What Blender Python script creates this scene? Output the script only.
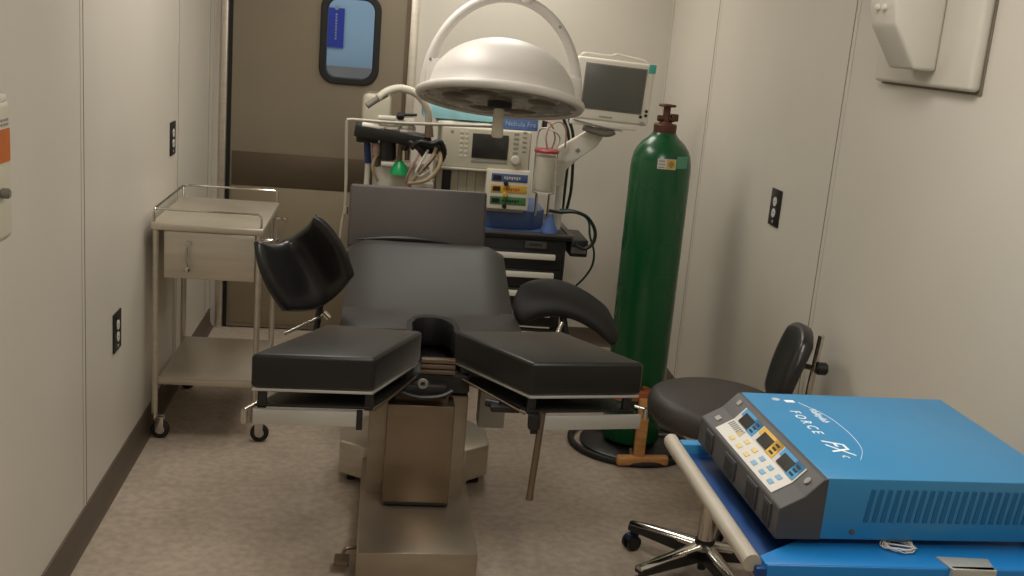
import bpy, bmesh, math, random
from mathutils import Vector, Matrix, noise
random.seed(7)
S = bpy.context.scene
for o in list(bpy.data.objects): bpy.data.objects.remove(o)
COL = S.collection

# ------------------------------------------------------------------ camera
F = 1082.0; CAMH = 1.65
CX = Vector((0.99056495, 0.05530552, 0.12538891))
CY = Vector((-0.10879716, -0.23899705, 0.964906))
CZ = Vector((0.0833322, -0.96944402, -0.23072502))
cam_d = bpy.data.cameras.new('camera'); cam = bpy.data.objects.new('camera', cam_d); COL.objects.link(cam)
right = Vector((CX[0], CY[0], CZ[0])); down = Vector((CX[1], CY[1], CZ[1])); fwd = Vector((CX[2], CY[2], CZ[2]))
m = Matrix.Identity(4)
for i in range(3):
    m[i][0] = right[i]; m[i][1] = -down[i]; m[i][2] = -fwd[i]
m.translation = Vector((0, 0, CAMH))
cam.matrix_world = m
cam_d.sensor_width = 36; cam_d.lens = F / 1024 * 36; cam_d.clip_start = 0.05
S.camera = cam
def at(px, py, Y):
    """real-world point at depth Y (metres from the viewpoint wall) seen at px, py; used to read off positions"""
    d = Vector((px - 512, py - 288, F)); r = Vector((d.dot(CX), d.dot(CY), d.dot(CZ)))
    k = Y / r[1]; return Vector((r[0] * k, Y, r[2] * k + CAMH))

# ------------------------------------------------------------------ world, lights, exposure
W = bpy.data.worlds.new('world'); S.world = W; W.use_nodes = True
W.node_tree.nodes['Background'].inputs[0].default_value = (0.70, 0.78, 0.84, 1)
W.node_tree.nodes['Background'].inputs[1].default_value = 0.6
vs = S.view_settings
vs.view_transform = 'Standard'; vs.look = 'None'; vs.gamma = 1; vs.use_curve_mapping = False
vs.exposure = -0.05
CEIL = 2.42
LIGHTS = [(0.30, 0.35, 13), (0.62, 1.95, 16), (-0.15, 3.95, 13), (0.55, 5.05, 10)]  # last entry is an added fill for the back of the room
for i, (lx, ly, p) in enumerate(LIGHTS):
    ld = bpy.data.lights.new('ceiling_lamp', 'AREA'); ld.shape = 'RECTANGLE'; ld.size = 0.46; ld.size_y = 0.86
    ld.energy = p; ld.color = (1.0, 0.965, 0.905)
    lo = bpy.data.objects.new('ceiling_lamp', ld); lo.location = (lx, ly, CEIL - 0.06); COL.objects.link(lo)
ld = bpy.data.lights.new('daylight_fill', 'AREA'); ld.size = 1.2; ld.energy = 9; ld.color = (0.85, 0.93, 1.0)  # added area light standing for daylight on the outside wall
lo = bpy.data.objects.new('daylight_fill', ld); lo.location = (-0.2, 6.3, 2.6); lo.rotation_euler = (math.radians(35), 0, 0); COL.objects.link(lo)

# ------------------------------------------------------------------ materials
def lin(c):
    return tuple(((v / 255) / 12.92 if v / 255 <= 0.04045 else ((v / 255 + 0.055) / 1.055) ** 2.4) for v in c)
def mat(name, rgb, rough=0.5, metal=0.0, sheen=0, var=0.06, scale=8.0, bump=0.0, bscale=120.0, stretch=None, srgb=True, rvar=0.06, spec=None, coat=0, trans=0, alpha=1, emit=None, es=0):
    M = bpy.data.materials.new(name); M.use_nodes = True; nt = M.node_tree; N = nt.nodes; L = nt.links
    b = N['Principled BSDF']
    c = lin(rgb) if srgb else rgb
    tc = N.new('ShaderNodeTexCoord'); mp = N.new('ShaderNodeMapping'); L.new(tc.outputs['Object'], mp.inputs[0])
    if stretch: mp.inputs['Scale'].default_value = stretch
    n = N.new('ShaderNodeTexNoise'); n.inputs['Scale'].default_value = scale; n.inputs['Detail'].default_value = 5
    L.new(mp.outputs[0], n.inputs['Vector'])
    r = N.new('ShaderNodeValToRGB'); r.color_ramp.elements[0].position = 0.3; r.color_ramp.elements[1].position = 0.7
    r.color_ramp.elements[0].color = (*[v * (1 - var) for v in c], 1); r.color_ramp.elements[1].color = (*[min(1, v * (1 + var)) for v in c], 1)
    L.new(n.outputs['Fac'], r.inputs[0]); L.new(r.outputs[0], b.inputs['Base Color'])
    mr = N.new('ShaderNodeMapRange'); mr.inputs[3].default_value = max(0, rough - rvar); mr.inputs[4].default_value = min(1, rough + rvar)
    L.new(n.outputs['Fac'], mr.inputs[0]); L.new(mr.outputs[0], b.inputs['Roughness'])
    b.inputs['Metallic'].default_value = metal
    if spec is not None: b.inputs['Specular IOR Level'].default_value = spec
    if sheen: b.inputs['Sheen Weight'].default_value = sheen; b.inputs['Sheen Roughness'].default_value = 0.35; b.inputs['Sheen Tint'].default_value = (.9, .82, .74, 1)
    if coat: b.inputs['Coat Weight'].default_value = coat; b.inputs['Coat Roughness'].default_value = 0.15
    if trans: b.inputs['Transmission Weight'].default_value = trans; b.inputs['IOR'].default_value = 1.2
    if alpha < 1: b.inputs['Alpha'].default_value = alpha
    if bump:
        n2 = N.new('ShaderNodeTexNoise'); n2.inputs['Scale'].default_value = bscale; n2.inputs['Detail'].default_value = 3
        L.new(mp.outputs[0], n2.inputs['Vector'])
        bp = N.new('ShaderNodeBump'); bp.inputs['Strength'].default_value = bump; bp.inputs['Distance'].default_value = 0.004
        L.new(n2.outputs['Fac'], bp.inputs['Height']); L.new(bp.outputs[0], b.inputs['Normal'])
    if emit: b.inputs['Emission Color'].default_value = (*lin(emit), 1); b.inputs['Emission Strength'].default_value = es
    return M
M = {}
M['wall'] = mat('wall_panel', (204, 198, 186), 0.42, var=0.035, scale=1.6, bump=0.06, bscale=60)
M['seam'] = mat('seam_sealant', (120, 110, 96), 0.7)
M['ceiling'] = mat('ceiling_panel', (214, 208, 194), 0.6, var=0.02)
M['base'] = mat('cove_base', (88, 76, 64), 0.5, var=0.08)
M['steel'] = mat('brushed_steel', (204, 195, 180), 0.36, 0.7, var=0.07, scale=3, stretch=(1, 1, 14), rvar=0.08)
M['steel_dark'] = mat('dull_steel', (128, 112, 96), 0.45, 0.8, var=0.12, scale=3)
M['table_steel'] = mat('table_steel', (140, 124, 106), 0.32, 0.85, var=0.08, scale=4, stretch=(1, 1, 5))
M['chrome'] = mat('chrome', (205, 200, 192), 0.16, 1.0, var=0.02)
M['alu'] = mat('satin_aluminium', (196, 196, 190), 0.38, 0.55, var=0.04)
M['white'] = mat('white_enamel', (222, 217, 204), 0.35, var=0.02)
M['lamp_white'] = mat('lamp_enamel', (212, 207, 200), 0.42, var=0.015)
M['cream'] = mat('cream_plastic', (198, 192, 172), 0.5, var=0.03)
M['ivory'] = mat('ivory_plastic', (208, 203, 190), 0.45, var=0.03)
M['grey'] = mat('grey_plastic', (120, 116, 108), 0.5, var=0.05)
M['black'] = mat('black_plastic', (26, 25, 24), 0.42, var=0.1)
M['rubber'] = mat('black_rubber', (30, 29, 28), 0.6, var=0.1)
M['vinyl'] = mat('black_vinyl', (36, 35, 35), 0.30, var=0.08, scale=5, bump=0.12, bscale=90)
M['seatvinyl'] = mat('worn_seat_vinyl', (58, 52, 50), 0.5, var=0.07, scale=3, bump=0.08, bscale=160)
M['padside'] = mat('pad_vinyl', (16, 15, 14), 0.42, sheen=0.4, spec=0.55, var=0.06, scale=3, bump=0.08, bscale=160)
M['backvinyl'] = mat('back_vinyl', (40, 37, 35), 0.5, sheen=0.12, var=0.05, scale=2.5, bump=0.08, bscale=160)
M['headvinyl'] = mat('head_vinyl', (76, 70, 66), 0.55, var=0.05, scale=3)
M['darkvinyl'] = mat('matt_black_vinyl', (19, 18, 17), 0.6, bump=0.08)
M['darkgap'] = mat('black_board', (24, 23, 22), 0.45)
M['green'] = mat('green_enamel', (8, 80, 42), 0.27, var=0.05, scale=3, coat=0.2)
M['rust'] = mat('brown_brass', (92, 58, 44), 0.5, 0.4, var=0.25, scale=30)
M['wood'] = mat('varnished_wood', (198, 142, 84), 0.4, var=0.18, scale=6, stretch=(3, 3, 14))
M['blue'] = mat('blue_enamel', (36, 130, 182), 0.40, spec=0.95, var=0.02, scale=2)
M['cartblue'] = mat('cart_blue', (24, 120, 190), 0.42, var=0.03, scale=2)
M['trayblue'] = mat('tray_mat_blue', (0, 58, 118), 0.5, var=0.05, scale=3)
M['ventslot'] = mat('vent_slot', (20, 100, 146), 0.6)
M['bezel'] = mat('charcoal_bezel', (72, 70, 70), 0.48, var=0.05, scale=10)
M['bezeldark'] = mat('charcoal_side', (60, 61, 64), 0.5, var=0.05)
M['label'] = mat('label_white', (206, 203, 196), 0.5, var=0.02)
M['lblue'] = mat('label_blue', (70, 150, 200), 0.5)
M['keyyellow'] = mat('key_yellow', (214, 190, 126), .5)
M['keyblue'] = mat('key_blue', (122, 164, 200), .5)
M['lyellow'] = mat('label_yellow', (214, 174, 72), 0.5)
M['lgreen'] = mat('label_green', (70, 124, 72), 0.5)
M['lnavy'] = mat('label_navy', (78, 96, 146), 0.5)
M['ink'] = mat('dark_ink', (30, 28, 28), 0.5)
M['greyink'] = mat('grey_ink', (150, 146, 140), 0.5)
M['whiteink'] = mat('white_ink', (240, 244, 248), 0.5, var=0.0)
M['orange'] = mat('orange_label', (184, 100, 44), 0.45, var=0.12, scale=30)
M['screen'] = mat('dark_screen', (52, 50, 48), 0.22, var=0.02)
M['screenmon'] = mat('monitor_screen', (92, 92, 86), 0.3, var=0.03)
M['teal'] = mat('teal_badge', (70, 170, 160), 0.5)
M['drape'] = mat('teal_drape', (140, 190, 198), 0.8, var=0.14, scale=9)
M['bluebox'] = mat('blue_carton', (82, 112, 172), 0.6, var=0.10, scale=20)
M['cartonlid'] = mat('pale_carton', (176, 190, 208), 0.6, var=0.12, scale=30)
M['workblue'] = mat('blue_worktop', (74, 96, 142), 0.45, var=0.06)
M['cartblack'] = mat('black_cabinet', (30, 28, 28), 0.40, var=0.08)
M['cartgrey'] = mat('worktop_rim', (86, 80, 78), 0.45)
M['greenhose'] = mat('green_hose', (26, 78, 58), 0.4)
M['blackhose'] = mat('dark_hose', (20, 34, 30), 0.35)
M['hose'] = mat('corrugated_hose', (208, 202, 186), 0.5, var=0.03)
M['tan'] = mat('tan_tube', (170, 152, 124), 0.5, var=0.05)
M['pinktube'] = mat('pink_tube', (176, 140, 128), 0.5, var=0.05)
M['greencup'] = mat('green_cup', (12, 160, 90), 0.35)
M['navy'] = mat('navy_label', (34, 52, 110), 0.5)
M['red'] = mat('red_lid', (150, 60, 60), 0.4)
M['clear'] = mat('clear_plastic', (250, 248, 244), 0.08, trans=0.95, var=0.0, rvar=0.02)
M['bluecone'] = mat('blue_plastic', (110, 140, 200), 0.3, trans=0.3)
M['pink'] = mat('pink_plastic', (205, 172, 164), 0.5)
M['lens'] = mat('lamp_lens', (150, 144, 130), 0.25, 0.3, var=0.35, scale=14)
M['lensgreen'] = mat('lens_facet', (138, 140, 122), 0.3, 0.3, var=0.2, scale=18)
M['doorsteel'] = mat('door_steel', (138, 127, 109), 0.5, 0.45, var=0.06, scale=1.5, stretch=(1, 1, 2), rvar=0.05)
M['doorband'] = mat('door_reflection_band', (92, 80, 64), 0.45, 0.4, var=0.06, scale=2)  # dark tone of a reflection across the door steel
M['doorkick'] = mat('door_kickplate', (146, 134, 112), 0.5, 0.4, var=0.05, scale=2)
M['gasket'] = mat('window_gasket', (14, 13, 13), 0.45)
M['outblue'] = mat('siding_blue', (158, 178, 190), 0.8, var=0.05, scale=2)
M['outposter'] = mat('poster_blue', (52, 60, 150), 0.7, var=0.05)
M['outgrey'] = mat('concrete_grey', (138, 130, 120), 0.9)
M['strap'] = mat('blue_caster', (30, 44, 78), 0.5)
M['diffuser'] = mat('lamp_diffuser', (240, 236, 226), 0.5, emit=(255, 240, 214), es=1.5)
M['tubegrey'] = mat('tube_enamel', (176, 168, 154), 0.4)
M['palegrey'] = mat('pale_grey_enamel', (188, 184, 178), 0.45)
M['base_steel'] = mat('base_steel', (164, 152, 136), 0.40, 0.8, var=0.09, scale=5, stretch=(1, 1, 4))
M['brass'] = mat('yellow_valve', (150, 134, 96), 0.4)

def floor_mat():
    m = bpy.data.materials.new('vinyl_floor'); m.use_nodes = True; nt = m.node_tree; N = nt.nodes; L = nt.links; b = N['Principled BSDF']
    tc = N.new('ShaderNodeTexCoord')
    n1 = N.new('ShaderNodeTexNoise'); n1.inputs['Scale'].default_value = 3.2; n1.inputs['Detail'].default_value = 8; n1.inputs['Roughness'].default_value = 0.65
    n2 = N.new('ShaderNodeTexNoise'); n2.inputs['Scale'].default_value = 34; n2.inputs['Detail'].default_value = 6
    L.new(tc.outputs['Object'], n1.inputs[0]); L.new(tc.outputs['Object'], n2.inputs[0])
    r = N.new('ShaderNodeValToRGB'); e = r.color_ramp.elements
    e[0].position = 0.32; e[0].color = (*lin((164, 149, 133)), 1); e[1].position = 0.68; e[1].color = (*lin((182, 167, 151)), 1)
    r2 = N.new('ShaderNodeValToRGB'); e = r2.color_ramp.elements
    e[0].position = 0.35; e[0].color = (0.86, 0.86, 0.86, 1); e[1].position = 0.65; e[1].color = (1.08, 1.08, 1.08, 1)
    mx = N.new('ShaderNodeMixRGB'); mx.blend_type = 'MULTIPLY'; mx.inputs[0].default_value = 1
    L.new(n1.outputs['Fac'], r.inputs[0]); L.new(n2.outputs['Fac'], r2.inputs[0]); L.new(r.outputs[0], mx.inputs[1]); L.new(r2.outputs[0], mx.inputs[2])
    L.new(mx.outputs[0], b.inputs['Base Color']); b.inputs['Roughness'].default_value = 0.5; b.inputs['Specular IOR Level'].default_value = 0.35
    return m
M['floor'] = floor_mat()
def glass_mat():
    m = bpy.data.materials.new('window_glass'); m.use_nodes = True; b = m.node_tree.nodes['Principled BSDF']
    b.inputs['Transmission Weight'].default_value = 1; b.inputs['Roughness'].default_value = 0; b.inputs['IOR'].default_value = 1.1
    b.inputs['Base Color'].default_value = (0.9, 0.95, 1, 1); return m
M['glass'] = glass_mat()

# ------------------------------------------------------------------ mesh builder
V = Vector
class MB:
    def __init__(s): s.bm = bmesh.new()
    def add(s, bm2, mat4=None):
        me = bpy.data.meshes.new('tmp')
        if mat4 is not None: bmesh.ops.transform(bm2, matrix=mat4, verts=bm2.verts)
        bm2.to_mesh(me); bm2.free(); s.bm.from_mesh(me); bpy.data.meshes.remove(me); return s
    def box(s, a, b, bev=0.0, seg=2, mat4=None):
        bm = bmesh.new(); a = V(a); b = V(b)
        bmesh.ops.create_cube(bm, size=1)
        for v in bm.verts: v.co = V([(a[i] + b[i]) / 2 + v.co[i] * abs(b[i] - a[i]) for i in range(3)])
        if bev > 0: bmesh.ops.bevel(bm, geom=bm.edges[:], offset=bev, segments=seg, affect='EDGES', profile=0.5)
        return s.add(bm, mat4)
    def prism(s, pts, z0, z1, bev=0.0, seg=2, mat4=None):
        """polygon pts (x, y) extruded from z0 to z1"""
        bm = bmesh.new()
        vs_ = [bm.verts.new((p[0], p[1], z0)) for p in pts]; f = bm.faces.new(vs_)
        g = bmesh.ops.extrude_face_region(bm, geom=[f])
        bmesh.ops.translate(bm, vec=(0, 0, z1 - z0), verts=[v for v in g['geom'] if isinstance(v, bmesh.types.BMVert)])
        bmesh.ops.recalc_face_normals(bm, faces=bm.faces[:])
        if bev > 0: bmesh.ops.bevel(bm, geom=bm.edges[:], offset=bev, segments=seg, affect='EDGES', profile=0.5)
        return s.add(bm, mat4)
    def cyl(s, p, q, r, r2=None, n=20, cap=True, bev=0.0):
        p = V(p); q = V(q); d = q - p; bm = bmesh.new()
        bmesh.ops.create_cone(bm, cap_ends=cap, segments=n, radius1=r, radius2=(r if r2 is None else r2), depth=d.length)
        if bev > 0:
            es = [e for e in bm.edges if abs(e.verts[0].co.z - e.verts[1].co.z) < 1e-6]
            bmesh.ops.bevel(bm, geom=es, offset=bev, segments=2, affect='EDGES')
        return s.add(bm, Matrix.Translation((p + q) / 2) @ d.to_track_quat('Z', 'Y').to_matrix().to_4x4())
    def lathe(s, prof, mat4=None, n=32):
        bm = bmesh.new(); rings = []
        for r, z in prof:
            if r < 1e-6: rings.append([bm.verts.new((0, 0, z))])
            else: rings.append([bm.verts.new((r * math.cos(2 * math.pi * k / n), r * math.sin(2 * math.pi * k / n), z)) for k in range(n)])
        for a, b in zip(rings, rings[1:]):
            for k in range(n):
                k2 = (k + 1) % n
                if len(a) == 1 and len(b) == 1: continue
                if len(a) == 1: bm.faces.new((a[0], b[k2], b[k]))
                elif len(b) == 1: bm.faces.new((a[k], a[k2], b[0]))
                else: bm.faces.new((a[k], a[k2], b[k2], b[k]))
        bmesh.ops.recalc_face_normals(bm, faces=bm.faces[:])
        return s.add(bm, mat4)
    def tube(s, pts, r, n=10, smooth=0, ring=0, closed=False):
        pts = [V(p) for p in pts]
        if smooth:
            out = []; L = len(pts)
            for i in range(L - 1):
                p0 = pts[max(0, i - 1)]; p1 = pts[i]; p2 = pts[i + 1]; p3 = pts[min(L - 1, i + 2)]
                for k in range(smooth):
                    t = k / smooth
                    out.append(0.5 * ((2 * p1) + (p2 - p0) * t + (2 * p0 - 5 * p1 + 4 * p2 - p3) * t * t + (3 * p1 - p0 - 3 * p2 + p3) * t ** 3))
            out.append(pts[-1]); pts = out
        bm = bmesh.new(); rings = []; up = V((0.13, 0.31, 0.94)); L = len(pts)
        for i, p in enumerate(pts):
            if closed: t = (pts[(i + 1) % L] - pts[i - 1])
            else: t = (pts[min(L - 1, i + 1)] - pts[max(0, i - 1)])
            t.normalize(); u = t.cross(up)
            if u.length < 1e-3: u = t.cross(V((1, 0, 0)))
            u.normalize(); w = u.cross(t); up = w
            rr = r(i / (L - 1)) if callable(r) else r
            if ring: rr = rr * (1 + 0.09 * (1 if (i // ring) % 2 else -1))
            rings.append([bm.verts.new(p + (u * math.cos(2 * math.pi * k / n) + w * math.sin(2 * math.pi * k / n)) * rr) for k in range(n)])
        pairs = list(zip(rings, rings[1:])) + ([(rings[-1], rings[0])] if closed else [])
        for a, b in pairs:
            for k in range(n): bm.faces.new((a[k], a[(k + 1) % n], b[(k + 1) % n], b[k]))
        if not closed: bm.faces.new(rings[0][::-1]); bm.faces.new(rings[-1])
        bmesh.ops.recalc_face_normals(bm, faces=bm.faces[:])
        return s.add(bm)
    def build(s, name, mt, parent=None, smooth=40, kind=None, label=None, mod=None):
        me = bpy.data.meshes.new(name)
        if parent is not None:
            off = ORG[parent.name] if parent.name in ORG else V((0, 0, 0))
            bmesh.ops.translate(s.bm, vec=-off, verts=s.bm.verts)
        for f in s.bm.faces: f.smooth = True
        a = math.radians(smooth)
        for e in s.bm.edges:
            if len(e.link_faces) == 2 and e.calc_face_angle(0) > a: e.smooth = False
            elif len(e.link_faces) != 2: e.smooth = False
        s.bm.to_mesh(me); s.bm.free(); me.materials.append(M[mt] if isinstance(mt, str) else mt)
        o = bpy.data.objects.new(name, me); COL.objects.link(o)
        if parent is not None:
            o.parent = parent; ORG[o.name] = off
        if kind: o['kind'] = kind
        if label: o['label'] = label
        return o
ORG = {}
def thing(name, label, cat, loc=(0, 0, 0), group=None, kind=None):
    o = bpy.data.objects.new(name, None); COL.objects.link(o); o.location = loc; o.empty_display_size = 0.05
    o['label'] = label; o['category'] = cat
    if group: o['group'] = group
    if kind: o['kind'] = kind
    ORG[o.name] = V(loc); return o
def single(o, label, cat, group=None):
    o['label'] = label; o['category'] = cat
    if group: o['group'] = group
    return o
def recenter(o, loc):
    """give a one-mesh thing an origin of its own"""
    loc = V(loc); o.data.transform(Matrix.Translation(-loc)); o.location = loc; return o
def text_into(mb, s_, size, mat4, depth=0.0006, shear=0.0, spacing=1.0):
    c = bpy.data.curves.new('lettering', 'FONT'); c.body = s_; c.size = size; c.extrude = depth; c.shear = shear
    c.align_x = 'CENTER'; c.align_y = 'CENTER'; c.space_character = spacing; c.resolution_u = 3
    o = bpy.data.objects.new('lettering', c); COL.objects.link(o)
    dg = bpy.context.evaluated_depsgraph_get(); me = bpy.data.meshes.new_from_object(o.evaluated_get(dg))
    bm = bmesh.new(); bm.from_mesh(me); mb.add(bm, mat4)
    bpy.data.objects.remove(o); bpy.data.meshes.remove(me); bpy.data.curves.remove(c)
def frame(o, x, y):
    """matrix with origin o, x axis x, y axis y"""
    x = V(x).normalized(); z = x.cross(V(y)).normalized(); y = z.cross(x)
    mm = Matrix.Identity(4)
    for i in range(3): mm[i][0] = x[i]; mm[i][1] = y[i]; mm[i][2] = z[i]; mm[i][3] = V(o)[i]
    return mm
def quad_surface(G, nu=14, nv=14):
    """tensor quadratic Bezier through a 3x3 grid of points (interpolating)"""
    def ctl(a, b, c): return (a, 2 * b - (a + c) / 2, c)
    def ev(c, t): return c[0] * (1 - t) ** 2 + c[1] * 2 * t * (1 - t) + c[2] * t * t
    rows = [ctl(*[V(p) for p in r]) for r in G]
    out = []
    for i in range(nv + 1):
        v = i / nv; out.append([])
        for j in range(nu + 1):
            u = j / nu; out[-1].append(ev(ctl(*[ev(r, u) for r in rows]), v))
    return out
def cushion(mb, G, th, edge=0.35, flip=1, nu=16, nv=16, corner=0.12):
    """padded curved sheet: mid surface from grid G, thickness th tapering at the rounded rim"""
    P = quad_surface(G, nu, nv); bm = bmesh.new(); fr = []; bk = []
    def pos(u, v):
        # squircle-ish rounding of the corners
        a = 2 * u - 1; b = 2 * v - 1
        k = corner
        return ((a * math.sqrt(1 - k * b * b) + 1) / 2, (b * math.sqrt(1 - k * a * a) + 1) / 2)
    def samp(u, v):
        x = min(max(u, 0), 1) * nu; y = min(max(v, 0), 1) * nv; i = min(int(x), nu - 1); j = min(int(y), nv - 1); fx = x - i; fy = y - j
        return P[j][i] * (1 - fx) * (1 - fy) + P[j][i + 1] * fx * (1 - fy) + P[j + 1][i] * (1 - fx) * fy + P[j + 1][i + 1] * fx * fy
    for j in range(nv + 1):
        a = []; b = []
        for i in range(nu + 1):
            u, v = pos(i / nu, j / nv); p = samp(u, v)
            e = 0.02; tu = samp(min(1, u + e), v) - samp(max(0, u - e), v); tv = samp(u, min(1, v + e)) - samp(u, max(0, v - e))
            nrm = tu.cross(tv).normalized() * flip
            d = min(i / nu, 1 - i / nu, j / nv, 1 - j / nv) * 2
            t = th * (edge + (1 - edge) * min(1, d / 0.28) ** 0.5) / 2
            a.append(bm.verts.new(p + nrm * t)); b.append(bm.verts.new(p - nrm * t))
        fr.append(a); bk.append(b)
    for j in range(nv):
        for i in range(nu):
            bm.faces.new((fr[j][i], fr[j][i + 1], fr[j + 1][i + 1], fr[j + 1][i])); bm.faces.new((bk[j][i], bk[j + 1][i], bk[j + 1][i + 1], bk[j][i + 1]))
    rim = [(0, i) for i in range(nu)] + [(j, nu) for j in range(nv)] + [(nv, i) for i in range(nu, 0, -1)] + [(j, 0) for j in range(nv, 0, -1)]
    for (a, b), (c, d) in zip(rim, rim[1:] + rim[:1]):
        bm.faces.new((fr[a][b], bk[a][b], bk[c][d], fr[c][d]))
    bmesh.ops.recalc_face_normals(bm, faces=bm.faces[:]); mb.add(bm); return mb

# ------------------------------------------------------------------ the room
XL, XR, YN, YB = -0.86, 1.45, -1.6, 5.65
def structure(o): o['kind'] = 'structure'; return o
structure(MB().box((XL - .1, YN - .1, -.1), (XR + .1, YB + .12, 0)).build('floor', 'floor'))
structure(MB().box((XL - .1, YN - .1, CEIL), (XR + .1, YB + .12, CEIL + .1)).build('ceiling', 'ceiling'))
structure(MB().box((XL - .1, YN - .1, 0), (XL, YB + .1, CEIL)).build('wall_left', 'wall'))
structure(MB().box((XR, YN - .1, 0), (XR + .1, YB + .1, CEIL)).build('wall_right', 'wall'))
structure(MB().box((XL, YN - .1, 0), (XR, YN, CEIL)).build('wall_near', 'wall'))
DX0, DX1, DZ = -0.775, 0.085, 2.06
structure(MB().box((XL, YB, 0), (DX0 - .05, YB + .12, CEIL)).box((DX1 + .06, YB, 0), (XR, YB + .12, CEIL)).box((DX0 - .05, YB, DZ + .05), (DX1 + .06, YB + .12, CEIL)).build('wall_back', 'wall'))
# coved skirting
def cove(name, a, b, nx, ny):
    a = V(a); b = V(b); prof = [(0, 0), (.026, 0), (.014, .010), (.007, .025), (.005, .097), (0, .10)]
    bm = bmesh.new(); R = []
    for p in (a, b): R.append([bm.verts.new((p.x + nx * d, p.y + ny * d, z)) for d, z in prof])
    n = len(prof)
    for k in range(n): bm.faces.new((R[0][k], R[0][(k + 1) % n], R[1][(k + 1) % n], R[1][k]))
    bm.faces.new(R[0][::-1]); bm.faces.new(R[1]); bmesh.ops.recalc_face_normals(bm, faces=bm.faces[:])
    mb = MB(); mb.add(bm); return structure(mb.build(name, 'base'))
cove('baseboard_left', (XL, YN, 0), (XL, YB, 0), 1, 0)
cove('baseboard_right', (XR, YN, 0), (XR, YB, 0), -1, 0)
cove('baseboard_back', (DX1 + .06, YB, 0), (XR, YB, 0), 0, -1)
# panel joints: a flat cover strip with a sealed groove
ti = 1
for side, ys in ((-1, (0.45, 1.85, 3.25, 4.70, 5.50)), (1, (0.45, 1.88, 3.36, 4.83))):
    for y in ys:
        x = XL if side < 0 else XR
        o = structure(MB().box((x, y - .020, .1), (x - side * .0018, y + .020, CEIL), .0008, 1).build('trim_%d' % ti, 'wall')); ti += 1
        xx = x - side * .0018
        MB().box((xx, y + .004, .1), (xx - side * .0009, y + .0085, CEIL)).build('groove', 'seam', o)
for (x0, x1, nm) in ((XR - .006, XR, 'corner'), (XL, XL + .006, 'corner')):
    o = structure(MB().box((x0, YB - .012, .1), (x1, YB, CEIL), .003).build('trim_%d' % ti, 'wall')); ti += 1

# door at the end of the room
o = structure(MB().box((DX0 - .05, YB - .02, 0), (DX0 - .018, YB + .12, DZ + .05), .003).box((DX1 + .018, YB - .02, 0), (DX1 + .06, YB + .12, DZ + .05), .003)
              .box((DX0 - .05, YB - .02, DZ), (DX1 + .06, YB + .12, DZ + .05), .003).build('trim_%d' % ti, 'steel')); ti += 1
MB().box((DX0 - .018, YB + .008, 0), (DX0 + .003, YB + .06, DZ)).build('door_gasket', 'gasket', o)
MB().box((DX1 - .003, YB + .008, 0), (DX1 + .018, YB + .06, DZ)).build('door_gasket', 'steel_dark', o)
door = thing('door_1', 'stainless steel door with a small rounded window', 'door', (DX0, YB, 0), kind='structure')
WX, WZ, WW, WH = -0.193, 1.540, 0.128, 0.205   # window centre, half sizes
def rrect(hw, hh, r, n=8):
    pts = []
    for cx, cz, a0 in ((hw - r, hh - r, 0), (-hw + r, hh - r, 90), (-hw + r, -hh + r, 180), (hw - r, -hh + r, 270)):
        for k in range(n + 1):
            a = math.radians(a0 + 90 * k / n); pts.append((cx + r * math.cos(a), cz + r * math.sin(a)))
    return pts
def ring_plate(mb, inner, outer, y0, y1, cx, cz):
    bm = bmesh.new(); n = len(inner); A = []
    for pts in (inner, outer):
        for y in (y0, y1): A.append([bm.verts.new((cx + p[0], y, cz + p[1])) for p in pts])
    for k in range(n):
        j = (k + 1) % n
        for a, b in ((0, 1), (2, 3), (0, 2), (1, 3)): bm.faces.new((A[a][k], A[a][j], A[b][j], A[b][k]))
    bmesh.ops.recalc_face_normals(bm, faces=bm.faces[:]); mb.add(bm)
mb = MB()
inner = rrect(WW, WH, .065)
x0, x1, z0, z1 = DX0 + .004, DX1 - .004, .008, DZ - .004
# door skin: ring from window hole to the leaf rectangle
def rectring(cx, cz, x0, x1, z0, z1, hw, hh, n=8):
    out = []
    for (sx, sz) in ((1, 1), (-1, 1), (-1, -1), (1, -1)):
        X_ = x1 if sx > 0 else x0; Z_ = z1 if sz > 0 else z0
        for k in range(n + 1): out.append((X_ - cx, Z_ - cz))
    return out
ring_plate(mb, inner, rectring(WX, WZ, x0, x1, .94, z1, WW, WH), YB + .005, YB + .05, WX, WZ)
mb.box((x0, YB + .005, z0), (x1, YB + .05, .94))
bmesh.ops.dissolve_degenerate(mb.bm, dist=1e-5, edges=mb.bm.edges[:])
mb.build('door_leaf', 'doorsteel', door, smooth=30)
MB().box((x0 + .01, YB - .004, .765), (x1 - .01, YB + .005, .938), .002).build('reflection_plate', 'doorband', door)  # dark plate painting in a reflection band, not a separate fitting
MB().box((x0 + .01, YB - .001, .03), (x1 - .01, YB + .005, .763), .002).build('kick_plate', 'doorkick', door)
mb = MB(); ring_plate(mb, rrect(WW - .012, WH - .012, .055), rrect(WW + .022, WH + .022, .082), YB - .012, YB + .062, WX, WZ)
g = mb.build('window_gasket', 'gasket', door, smooth=30)
bv = g.modifiers.new('bevel', 'BEVEL'); bv.width = .005; bv.segments = 3
MB().prism([(p[0] * .99, p[1] * .99) for p in rrect(WW - .01, WH - .01, .055)], -.003, .003, mat4=Matrix.Translation((WX, YB + .03, WZ)) @ Matrix.Rotation(math.radians(90), 4, 'X')).build('window_pane', 'glass', door)

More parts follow.
